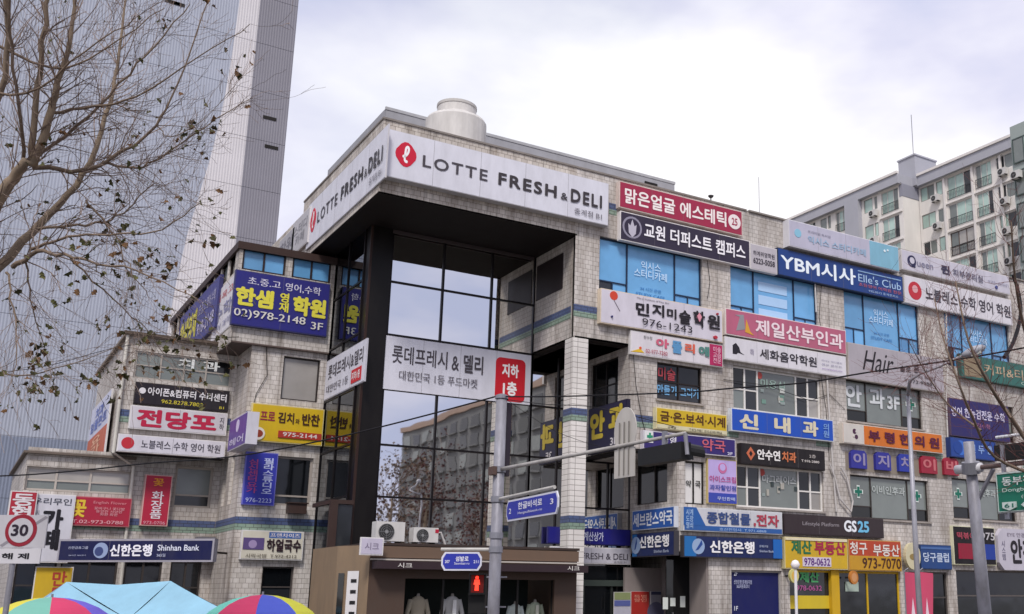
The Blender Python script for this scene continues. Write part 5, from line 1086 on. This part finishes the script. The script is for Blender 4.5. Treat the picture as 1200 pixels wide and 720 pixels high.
# trees across the street, mirrored in the glass
for i, (x, y, h_, lb) in enumerate(((25, -7, 12, 'slender bare tree across the street, mirrored at the left of the atrium glass'), (29.5, -12, 13, 'tall reddish tree across the street, mirrored in the middle of the glass'), (35, -14, 12, 'leafy reddish tree across the street, mirrored low at right'), (22, -9, 10, 'short bare tree across the street, mirrored in lower glass'))):
    t = thing('tree', lb, 'tree', (x, y, 0), 'trees across the street')
    m = MB(); m.tube([(x, y, 0), (x+.1, y, h_*.3), (x+.2, y+.1, h_*.75)], [.22, .17, .07], BARK, 8); m.build('trunk', t, smooth=True)
    m = MB(); lf = []
    for k in range(26):
        zz_ = h_*random.uniform(.25, .8); a = random.uniform(0, 6.28); grow(m, Vector((x+.1, y, zz_)), Vector((math.cos(a), math.sin(a), .9)), random.uniform(1.4, 2.4), .05, 2, lf, up=.4, kids=(2, 3), rmin=.012)
    LMR = mat('5a3030', .8, .3)
    for p in lf:
        if random.random() < .8:
            for _ in range(8):
                s_ = random.uniform(.06, .12); a = Vector((random.gauss(0, 1), random.gauss(0, 1), random.gauss(0, 1))).normalized(); c = a.orthogonal().normalized(); q = p+Vector((random.gauss(0, .25),)*3)+Vector((random.gauss(0, .3), random.gauss(0, .3), random.gauss(0, .3)))
                m.face([q+a*s_, q+c*s_, q-a*s_, q-c*s_], LMR if i != 0 else BARK2)
    tag(m.build('crown', t), kind='stuff')
# ================================================================== street furniture
STEEL = mat('8f8f98', .4, .2, metal=.5); LSTEEL = mat('93929c', .5, .5, metal=.2, scale=5); BLK = mat('141416', .45, .1)
# middle signal pole
DM = 22.0; pb = at(584, 715, DM); pt_ = at(588, 466, DM); PX_, PY_ = pt_.x, pt_.y; ztop_ = pt_.z
sp = thing('signal_pole', 'grey steel signal pole standing in front of the atrium', 'pole', (PX_, PY_, .13))
MB().tube([(PX_, PY_, .13), (PX_, PY_, 2.6), (PX_, PY_, ztop_)], [.125, .12, .112], LSTEEL, 20).build('post', sp, smooth=True)
MB().tube([(PX_, PY_, ztop_-.03), (PX_, PY_, ztop_+.04), (PX_, PY_, ztop_+.07)], [.135, .135, .06], STEEL, 16).build('cap', sp)
za_ = at(588, 553, DM).z
Aend = atZ(803, 508, za_+.02); Adir = (Aend-Vector((PX_, PY_, za_))).normalized()
A0 = Vector((PX_, PY_, za_))
MB().tube([A0-Adir*.3, A0+Adir*1, Aend], [.045, .04, .03], mat('aaa6a4', .5, .5), 12).build('mast_arm', sp, smooth=True)
m = MB()
for zz_ in (za_, at(588, 588, DM).z, at(588, 646, DM).z, at(588, 630, DM).z): m.tube([(PX_, PY_, zz_-.06), (PX_, PY_, zz_+.06)], .14, STEEL, 20)
m.box(PX_-.19, PX_-.1, PY_-.12, PY_+.1, za_-.12, za_+.05, mat('5a4540', .6, .3)); m.build('clamp', sp)
m = MB(); m.box(PX_+.125, PX_+.23, PY_-.02, PY_+.12, at(588, 560, DM).z, ztop_-.1, mat('2c2630', .6, .1)); m.build('cable_trunking', sp)
# traffic light, horizontal, seen from behind and below
def traffic_light(org, dr, n, lenL, lb, out):
    t = thing('traffic_light', lb, 'traffic light', tuple(org))
    side = Vector((-dr.y, dr.x, 0)).normalized()
    if side.dot(out) < 0: side = -side
    def xf(p): return org + dr*p[0] + side*p[1] + Vector((0, 0, p[2]))
    MB().box(-.05, lenL, -.1, .1, -.42, -.14, BLK, xf=xf).build('housing', t)
    k = n
    for i in range(k):
        c = (i+.5)*lenL/k
        pts = [(c+.16*math.cos(a*math.pi/8), .16*math.sin(a*math.pi/8)-.28) for a in range(-1, 10)]
        m = MB(); i0 = 0
        for (a, b_), (c2_, d2) in zip(pts, pts[1:]):
            m.face([xf((a, .12, b_)), xf((c2_, .12, d2)), xf((c2_*1, .42, d2-.02)), xf((a, .42, b_-.02))], BLK); m.face([xf((c+(a-c)*.94, .12, (b_+.28)*.94-.28)), xf((c+(c2_-c)*.94, .12, (d2+.28)*.94-.28)), xf((c+(c2_-c)*.94, .42, (d2+.28)*.94-.30)), xf((c+(a-c)*.94, .42, (b_+.28)*.94-.30))], mat('2c2c30', .5, .1))
        m.build('visor', t)
        m = MB(); q = [xf((c+.13*math.cos(a*math.pi/8), .13, .13*math.sin(a*math.pi/8)-.28)) for a in range(16)]; m.face(q, mat(['3a1210', '3a2c10', '0f2c1c', '0f2c1c'][i % 4], .3, 0)); m.build('lens', t)
    MB().box(lenL*.5-.04, lenL*.5+.04, -.03, .03, -.14, .1, STEEL, xf=xf).build('bracket', t)
    return t
out = (Aend-EYE); out.z = 0
tl0 = atZ(752, 522, za_+.02)
traffic_light(Aend-Adir*1.1, Adir, 3, 1.12, 'black horizontal traffic light at the end of middle mast arm', out)
m = MB(); m.tube([Aend+Vector((0, 0, .0)), Aend+Adir*.05+Vector((0, 0, -.35))], .035, LSTEEL, 8); tag(m.build('arm_bracket'), 'light grey curved bracket at the tip of middle mast arm', 'bracket')
# back of round prohibition sign with plate
cS = Vector(A0+Adir*(Aend-A0).length*.69)
q = atZ(735, 522, za_+.02); t = thing('sign_back', 'unpainted back of a round road sign with plate on mast arm', 'road sign', tuple(q))
u = Adir.copy(); u.z = 0; u.normalize(); nn = Vector((-u.y, u.x, 0)); BS = mat('b9b4ae', .5, .2)
dd = (q-EYE).dot(W_); sc = dd/FPX
def disc(cx, cz, rx, rz_, off, mm, name, n=28, rect=False):
    m = MB(); pts = [(cx+rx*math.cos(2*math.pi*i/n), cz+rz_*math.sin(2*math.pi*i/n)) for i in range(n)] if not rect else [(cx-rx, cz-rz_), (cx+rx, cz-rz_), (cx+rx, cz+rz_), (cx-rx, cz+rz_)]
    fa = [q+u*a+Vector((0, 0, b_))-nn*off for a, b_ in pts]; fb = [p+nn*.02 for p in fa]
    m.face(fa, mm); m.face(fb[::-1], mm)
    for i in range(len(pts)): m.face([fa[i], fb[i], fb[(i+1) % len(pts)], fa[(i+1) % len(pts)]], mm)
    return m.build(name, t)
disc(0, .24, .33, .42, .05, BS, 'round_plate'); disc(0, -.31, .30, .25, .06, BS, 'lower_plate', rect=True)
m = MB()
for dx in (-.14, 0, .14):
    a = q+u*dx-nn*.07; m.tube([a+Vector((0, 0, -.52)), a+Vector((0, 0, .4))], .012, mat('7a7672', .5, .2), 6)
m.build('stiffener', t)
# street name plates
def hexplate(c, u, W2, H2, lb, items):
    ang = math.atan2(u.y, u.x); t = thing('street_name_sign', lb, 'street sign', tuple(c), None, ang)
    k = H2*.35
    P = lambda w, h, k: [(-w+k, -h), (w-k, -h), (w, -h+k*1.6), (w, h-k*1.6), (w-k, h), (-w+k, h), (-w, h-k*1.6), (-w, -h+k*1.6)]
    MB().prism(P(W2, H2, k), -.015, .015, mat('d0d0dc', .4, .1)).build('border', t, org=Vector((0, 0, 0)))
    MB().prism(P(W2-.035, H2-.035, k*.9), -.02, -.014, mat('2f38a0', .4, .08)).build('plate', t, org=Vector((0, 0, 0)))
    for (b_, x0, x1, z0, z1, bo) in items: text(t, b_, x0*W2, x1*W2, z0*H2, z1*H2, -.024, mat('dcdcec', .5, 0), bo)
    return t
zs = at(588, 588, DM).z; e0 = Vector((PX_, PY_, zs)); e1 = atZ(650, 571, zs)
MB().tube([e0, e1], .035, mat('b9b6b2', .5, .3), 8).build('sign_arm', sp)
ua = (e1-e0).normalized(); 
def along(e, u, pxt):
    lo, hi = 0., 6.
    for _ in range(40):
        t_ = (lo+hi)/2; d = e+u*t_-EYE
        if CX+FPX*d.dot(R_)/d.dot(W_) < pxt: lo = t_
        else: hi = t_
    return lo
ta, tb = along(e0, ua, 595), along(e0, ua, 655); Lh = (tb-ta)/2; cpt = e0+ua*((ta+tb)/2)+Vector((0, 0, -.28))
hexplate(cpt, ua, Lh*1.0, .205, 'blue street name plate slanting up to the right of pole', [('한글비석로', -.5, .45, -.05, .62, .03), ('Hangeulbiseok-ro', -.5, .45, -.55, -.25, .0), ('2', -.88, -.78, -.3, .2, .02), ('3', .74, .86, -.1, .4, .02)])
zs = at(588, 646, DM).z; e0 = Vector((PX_, PY_, zs)); ub = Vector((-R_.x, -R_.y, 0)).normalized(); e1 = e0+ub*(62/FPX*DM); MB().tube([e0, e1], .035, mat('b9b6b2', .5, .3), 8).build('sign_arm', sp)
cpt = at(541, 658, DM); hexplate(Vector((cpt.x, cpt.y, cpt.z)), -ub, .42, .19, 'blue street name plate hanging level left of the pole', [('섬밭로', -.3, .35, 0, .55, .03), ('Seombat-ro', -.35, .4, -.35, -.1, .0), ('207', -.82, -.58, -.2, .12, .02), ('211', .6, .84, -.2, .12, .02)])
# pedestrian signal
c = at(558, 683, DM-.2); t = thing('pedestrian_signal', 'small black pedestrian signal showing a red standing figure', 'pedestrian signal', tuple(c), None, math.atan2(-ub.y, -ub.x))
O0 = Vector((0, 0, 0))
MB().box(-.14, .2, -.02, .2, -.62, .18, BLK).build('housing', t, org=O0); MB().box(-.13, .19, -.16, -.02, .16, .18, BLK).build('visor', t, org=O0); MB().box(-.13, .19, -.16, -.02, -.24, -.22, BLK).build('visor', t, org=O0)
RED = mat('ff3a28', .5, 0, emit=1.3)
m = MB(); m.prism([(.02+.035*math.cos(k*math.pi/6), .10+.035*math.sin(k*math.pi/6)) for k in range(12)], -.03, -.021, RED); m.prism([(-.03, .06), (-.045, -.04), (-.015, -.04), (-.02, -.16), (.06, -.16), (.055, -.04), (.085, -.04), (.07, .06)], -.03, -.021, RED); m.build('red_figure', t, org=O0)
MB().box(-.1, .16, -.0215, -.02, -.2, .15, mat('5a100c', .5, 0, emit=.25)).build('lens', t, org=O0)
MB().box(.2, .62, .05, .09, .1, .13, STEEL).build('bracket', t, org=O0); MB().box(.2, .62, .05, .09, -.5, -.47, STEEL).build('bracket', t, org=O0)
# right street lamp
D3 = 24.0; lb_ = at(1070, 580, D3); lx, ly = lb_.x, lb_.y
ht = at(1063, 458, D3).z
t = thing('street_lamp', 'tall grey street lamp with a long curved arm', 'street lamp', (lx, ly, .13))
LG = mat('9c9ba4', .5, .35, metal=.2, scale=5)
sh_ = R_.copy(); sh_.z = 0; sh_.normalize()
top_ = Vector((lx, ly, ht))-sh_*.0
MB().tube([Vector((lx, ly, .13))+sh_*.03, Vector((lx, ly, ht*.5)), top_], [.075, .06, .045], LG, 14).build('post', t, smooth=True)
hd = at(1130, 416, D3-.3)
arm = [top_, at(1066, 446, D3), at(1078, 438, D3), at(1100, 430, D3-.1), hd]
MB().tube(arm, [.045, .04, .035, .032, .03], LG, 10).build('arm', t, smooth=True)
hu = (at(1153, 407, D3-.4)-hd).normalized(); m = MB()
hp = [hd-hu*.05, hd+hu*.08, hd+hu*.25, hd+hu*.42, hd+hu*.5]; m.tube(hp, [.045, .09, .11, .08, .02], mat('9a9aa2', .4, .2), 10); m.build('lamp_head', t, smooth=True)
MB().tube([hd+hu*.15+Vector((0, 0, -.06)), hd+hu*.38+Vector((0, 0, -.06))], .07, mat('c9c9c4', .2, .05), 8).build('lens', t)
# right signal pole
D4 = 20.0; b0 = at(1154, 716, D4); t0 = at(1135, 518, D4)
t = thing('signal_pole', 'thick leaning grey signal pole at the right with a green sign', 'pole', (b0.x, b0.y, .13))
ax_ = (t0-b0).normalized(); bot = b0-ax_*((b0.z-.13)/ax_.z)
MB().tube([bot, b0, t0], [.14, .125, .1], LSTEEL, 20).build('post', t, smooth=True)
zq = at(1140, 549, D4).z; j = at(1139, 549, D4); e = atZ(1290, 533, zq)
m = MB(); m.tube([j-(e-j).normalized()*.35, j+(e-j)*.08], .09, mat('c9c7cc', .4, .15), 12); m.tube([j, e], .045, mat('7a6560', .5, .3), 10); m.build('mast_arm', t, smooth=True)
m = MB(); m.tube([at(1147, 585, D4), at(1164, 550, D4-.3)], .04, LSTEEL, 8); m.tube([b0+ax_*((at(1140, 549, D4).z-b0.z)/ax_.z-.1), b0+ax_*((at(1140, 549, D4).z-b0.z)/ax_.z+.12)], .17, STEEL, 16); m.build('brace', t)
ud = (e-j); ud.z = 0; ud.normalize()
tl_ = j+(e-j).normalized()*.75
traffic_light(j+ud*.62+Vector((0, 0, .5)), ud, 4, 1.5, 'black horizontal traffic light above the arm of the right pole', out)
m = MB(); s0 = j+ud*.57+Vector((0, 0, .52)); m.tube([s0, s0+ud*1.6], .03, mat('d0d0d4', .4, .1), 8); m.tube([s0+ud*.6, s0+ud*.6+Vector((0, 0, -.6))], .03, STEEL, 8); tag(m.build('light_bracket'), 'pale bar carrying the right traffic light', 'bracket')
# green direction sign
gp = at(1168, 555, D4-1.2); gb = at(1168, 603, D4-1.2)
r = sign_at((gp.x, gp.y, gb.z), math.atan2(ud.y, ud.x), 1.5, gp.z-gb.z, '20705c', [('r', 0, 0, .012, 1, 'c9d6d0'), ('r', 0, .97, 1, 1, 'c9d6d0'), ('r', 0, 0, 1, .03, 'c9d6d0'), ('t', '동부간선도로', .09, .66, .92, .88, 'd8dedc', .02), ('t', 'Dongbuganseon-ro', .09, .48, .92, .60, 'c9d6d0', .0), ('t', '(의정부)', .34, .32, .62, .42, 'c9d6d0', .0),
     ('p', [(.08, .26), (.26, .26), (.26, .12), (.17, .05), (.08, .12)], 'c9d6d0'), ('t', '61', .11, .12, .23, .22, '20705c', .02), ('p', [(.33, .17), (.40, .27), (.40, .2), (.48, .2), (.48, .13), (.40, .13), (.40, .06)], 'd8dedc'), ('c', .56, .17, .11, 'd8dedc'), ('t', '6', .54, .1, .58, .23, '20705c', .02)],
     'green expressway direction sign cut by the right edge', t=.04, name='direction_sign', side='b9bcbc', dirt=.05)
m = MB(); m.box(.1, .16, .0, .06, -.1, 1.2, STEEL); m.box(1.3, 1.36, .0, .06, -1.6, 1.2, STEEL); m.build('bracket', r, org=O0)
# small white plaque lamp post and ball lamp
c = at(932, 662, 24.5); t = thing('globe_lamp', 'slim white post with a round globe lamp before the shops', 'street lamp', (c.x, c.y, .13))
MB().tube([(c.x, c.y, .13), (c.x, c.y, c.z-.12)], .035, mat('d8d6d8', .4, .1), 10).build('post', t)
m = MB(); m.lathe([(.01, -.11), (.07, -.085), (.11, 0), (.07, .085), (.01, .11)], (c.x, c.y, c.z), mat('e4dede', .3, .03), 20); m.build('globe', t, smooth=True)
# feather banners
for (px_, w_, lb, ti) in ((1070, .36, 'pink and white feather banner left of pair on the pavement', 0), (1086, .3, 'slimmer crimson pink feather banner, right of pair', .05)):
    c = at(px_, 672, 25.5); t = thing('feather_banner', lb, 'banner', (c.x, c.y, .13), 'feather banners on the pavement', -.6)
    z1 = c.z-.13
    MB().tube([(-w_*.6, 0, 0), (-w_*.6, 0, z1+.05), (-w_*.3, 0, z1+.12)], .015, STEEL, 6).build('pole', t, org=O0)
    m = MB(); m.prism([(-w_*.55, .3), (-w_*.15+ti, .35), (w_*.5, z1-.1), (w_*.5, z1), (-w_*.55, z1+.03)], 0, .01, mat('c04a68', .8, .15)); m.build('cloth', t, org=O0)
    m = MB(); m.prism([(-w_*.4, .5), (-w_*.1, .6), (w_*.1, z1*.55), (-w_*.1, z1*.8), (-w_*.4, z1*.5)], -.006, -.001, mat('d8c0cc', .8, .1)); m.build('print', t, org=O0)
# speed limit sign
D5 = 14.0; c = at(27, 628, D5)
t = thing('speed_limit_sign', 'white plate with a red ringed 30 speed limit at far left', 'road sign', tuple(c), None, -YAW)
pxm = D5/FPX
MB().box(-.40, 27*pxm, -.01, .01, -14*pxm, 24*pxm, mat('b9b6bc', .5, .15)).build('plate', t, org=O0)
MB().box(-.40, 24*pxm, -.01, .01, -32*pxm, -14.6*pxm, mat('c6c3c8', .5, .12)).build('lower_plate', t, org=O0)
cc = (-2.5*pxm, 6*pxm)
for r_, hx, y in ((18.5*pxm, '8c2434', -.016), (14.2*pxm, 'b9b6bc', -.02)): MB().prism([(cc[0]+r_*math.cos(k*math.pi/18), cc[1]+r_*math.sin(k*math.pi/18)) for k in range(36)], y, -.009, mat(hx, .5, .1)).build('ring' if hx[0] == '8' else 'disc', t, org=O0)
text(t, '30', cc[0]-11*pxm, cc[0]+9*pxm, cc[1]-6.5*pxm, cc[1]+7*pxm, -.024, mat('2c2430', .5, 0), .04)
text(t, '해 제', -21*pxm, 11*pxm, -27*pxm, -20*pxm, -.013, mat('1c1a20', .5, 0), .04)
MB().prism([(24*pxm, 23*pxm), (27*pxm, 21*pxm), (-22*pxm, -13*pxm), (-25*pxm, -11*pxm)], -.0125, -.0105, mat('8a868e', .5, .1)).build('stripe', t, org=O0)
m = MB(); m.tube([(-.105, .03, -c.z), (-.105, .03, 20*pxm)], .035, LSTEEL, 12); m.build('post', t, org=O0)
# cables
def cable(pts, lb, r_=.02, mm=None):
    P = [at(*p) for p in pts]; o = []
    n = len(P)
    for i in range(n-1):
        a = P[max(i-1, 0)]; b_ = P[i]; c = P[i+1]; d = P[min(i+2, n-1)]
        for k in range(5):
            u_ = k/5; o.append(.5*((2*b_)+(-a+c)*u_+(2*a-5*b_+4*c-d)*u_*u_+(-a+3*b_-3*c+d)*u_**3))
    o.append(P[-1]); m = MB(); m.tube(o, r_, mm or mat('17151a', .6, 0), 6); return tag(m.build('overhead_cable'), lb, 'cable')
cable([(-120, 558, 24), (0, 558, 23.8), (90, 552, 23.4), (175, 543, 23), (275, 535, 22.8), (380, 516, 22.5), (480, 492, 22.2), (588, 463, 22)], 'black overhead cable from the left edge to the pole top', .017)
cable([(588, 465, 22), (660, 464.7, 21), (800, 460, 20), (860, 455, 19.5), (940, 449, 19), (1021, 436, 18.5), (1150, 417, 18), (1290, 390, 17)], 'black overhead cable from pole top to the right edge', .015)
cable([(590, 468, 22), (640, 474, 22), (700, 478, 21.5), (790, 500, 21)], 'thin cable sagging from the pole to the mast arm', .008)
cable([(590, 466, 22), (650, 505, 21.9), (716, 528, 21.3)], 'thin stay cable running down to the road sign back', .005)
cable([(1187, 322, 19), (1194, 345, 19), (1196, 370, 18.8), (1188, 400, 18.5), (1177, 419, 18)], 'thick drooping cable loop at the upper right', .035)
cable([(-80, 440, 20), (40, 432, 20), (150, 405, 20.5), (280, 395, 21)], 'thin cable crossing in front of the tower at left', .006)
# market tent and parasols
DT = 25.0
tt = at(200, 681, DT); th = tt.z
t = thing('market_tent', 'pale blue canvas market tent with two peaks', 'tent', (tt.x, tt.y, .13))
A_ = at(78, 682, DT+.6); B_ = at(200, 681, DT)
fr1 = at(52, 702, DT-1.0); fr2 = at(262, 718, DT-1.0); k1 = at(25, 720, DT+2); k2 = at(262, 716, DT+2.2)
TB = mat('88b2c8', .8, .16, scale=1.6)
ez = th-.85
def tp(px_, d): p = at(px_, 700, d); return Vector((p.x, p.y, ez))
c1, c2, c3_, c4 = tp(18, DT-1.2), tp(290, DT-1.6), tp(275, DT+2.5), tp(20, DT+2.8)
A_ = Vector((A_.x, A_.y, th-.02)); B_ = Vector((B_.x, B_.y, th))
def sagtri(m, a, b_, c, n=6, s_=.1):
    G = {}
    for i in range(n+1):
        for j in range(n+1-i):
            w = (1-i/n-j/n, i/n, j/n); p = a*w[0]+b_*w[1]+c*w[2]; p = p-Vector((0, 0, s_*27*w[0]*w[1]*w[2]+s_*.8*4*w[0]*w[1]+s_*.8*4*w[0]*w[2])); G[i, j] = p
    for i in range(n):
        for j in range(n-i):
            m.face([G[i, j], G[i+1, j], G[i, j+1]], TB)
            if i+j < n-1: m.face([G[i+1, j], G[i+1, j+1], G[i, j+1]], TB)
m = MB(); mid = (A_+B_)/2-Vector((0, 0, .08)); fm_ = (c1+c2)/2; bm_ = (c3_+c4)/2
sagtri(m, A_, c4, c1, s_=.03); sagtri(m, B_, c2, c3_, s_=.03); sagtri(m, A_, c1, fm_, s_=.04); sagtri(m, B_, fm_, c2, s_=.04); sagtri(m, mid, A_, fm_, s_=0); sagtri(m, mid, fm_, B_, s_=0); sagtri(m, B_, c3_, bm_, s_=.03); sagtri(m, A_, bm_, c4, s_=.03); sagtri(m, mid, B_, bm_, s_=0); sagtri(m, mid, bm_, A_, s_=0)
m.build('canopy', t)
m = MB()
for a, b_ in ((c1, c2), (c2, c3_), (c3_, c4), (c4, c1)): m.face([a, b_, b_-Vector((0, 0, .25)), a-Vector((0, 0, .25))], TB)
m.build('valance', t)
for c in (c1, c2, c3_, c4): MB().tube([Vector((c.x, c.y, .13)), c], .02, STEEL, 8).build('leg', t)
def parasol(px_, py_, d, R_m, cols, lb, rot=0.):
    c = at(px_, py_, d); t = thing('parasol', lb, 'parasol', (c.x, c.y, .13), 'rainbow parasols over the market stalls')
    n = 8; H = .42
    for s_ in range(n):
        m = MB()
        for i in range(5):
            for j in range(4):
                def P(u, v):
                    a = rot+(s_+v/4)*2*math.pi/n; r_ = R_m*math.sin(u/5*1.15)/math.sin(1.15)*(1-.04*math.sin(math.pi*v/4)*u/5); return Vector((c.x+r_*math.cos(a), c.y+r_*math.sin(a), c.z-H*(1-math.cos(u/5*1.15))/(1-math.cos(1.15))))
                m.face([P(i, j), P(i+1, j), P(i+1, j+1), P(i, j+1)], mat(cols[s_ % len(cols)], .7, .05))
        m.build('panel', t, smooth=True)
    MB().tube([Vector((c.x, c.y, .13)), Vector((c.x, c.y, c.z+.05))], .018, STEEL, 8).build('pole', t)
    m = MB()
    for s_ in range(n):
        a = rot+s_*2*math.pi/n; m.tube([(c.x, c.y, c.z-.15), (c.x+R_m*.6*math.cos(a), c.y+R_m*.6*math.sin(a), c.z-.17)], .006, STEEL, 4)
    m.build('ribs', t)
parasol(61, 700, 17.0, .98, ['c03c62', '5a5cc0', '6a86a0', 'c4bc44', '6fa89a', 'c03c62', '6a5cc0', 'c4bc44'], 'rainbow parasol in front of the pale blue tent', .7)
parasol(308, 697, 18.0, .95, ['c03c62', '4a58b8', 'c4c244', '6fc0b0', 'c03c62', '4a58b8', 'c4c244', '6fc0b0'], 'rainbow parasol right of the pale blue tent', .45)
# roof clutter
for (px_, py_, hgt, r_, lb) in ((468, 133, .35, .05, 'short grey vent pipe on the canopy roof left of the cooling tower'), (484, 131, .25, .08, 'stubby dark vent cap close to the cooling tower'), (590, 160, .3, .04, 'thin vent pipe on the canopy roof right of the cooling tower')):
    q = onF(px_, py_, 29.8); tag(MB().lathe([(r_, 0), (r_, hgt), (r_*1.5, hgt), (r_*1.5, hgt+.06), (.005, hgt+.1)], (q[0], 29.8, 16.1), mat('77757a', .6, .4), 10).build('vent_pipe'), lb, 'vent pipe')
t = MB(); q = onF(835, 236, 29); t.lathe([(.02, 0), (.07, .03), (.11, .09), (.1, .1), (.02, .04)], (q[0], 29.1, 16.5), mat('4a4648', .5, .2), 14); t.tube([(q[0], 29.1, 16.3), (q[0], 29.1, 16.55)], .02, DK, 6); tag(t.build('satellite_dish'), 'small dark satellite dish on the parapet above crimson sign', 'satellite dish')
t = MB(); q = onF(890, 255, 29.2); t.tube([(q[0], 29.2, 16.3), (q[0], 29.2, 17.9)], .012, STEEL, 5); tag(t.build('thin_mast'), 'thin bare mast on the tiled parapet', 'mast')
flush_text()
for o in bpy.data.objects:
    if '_org' in o: del o['_org']
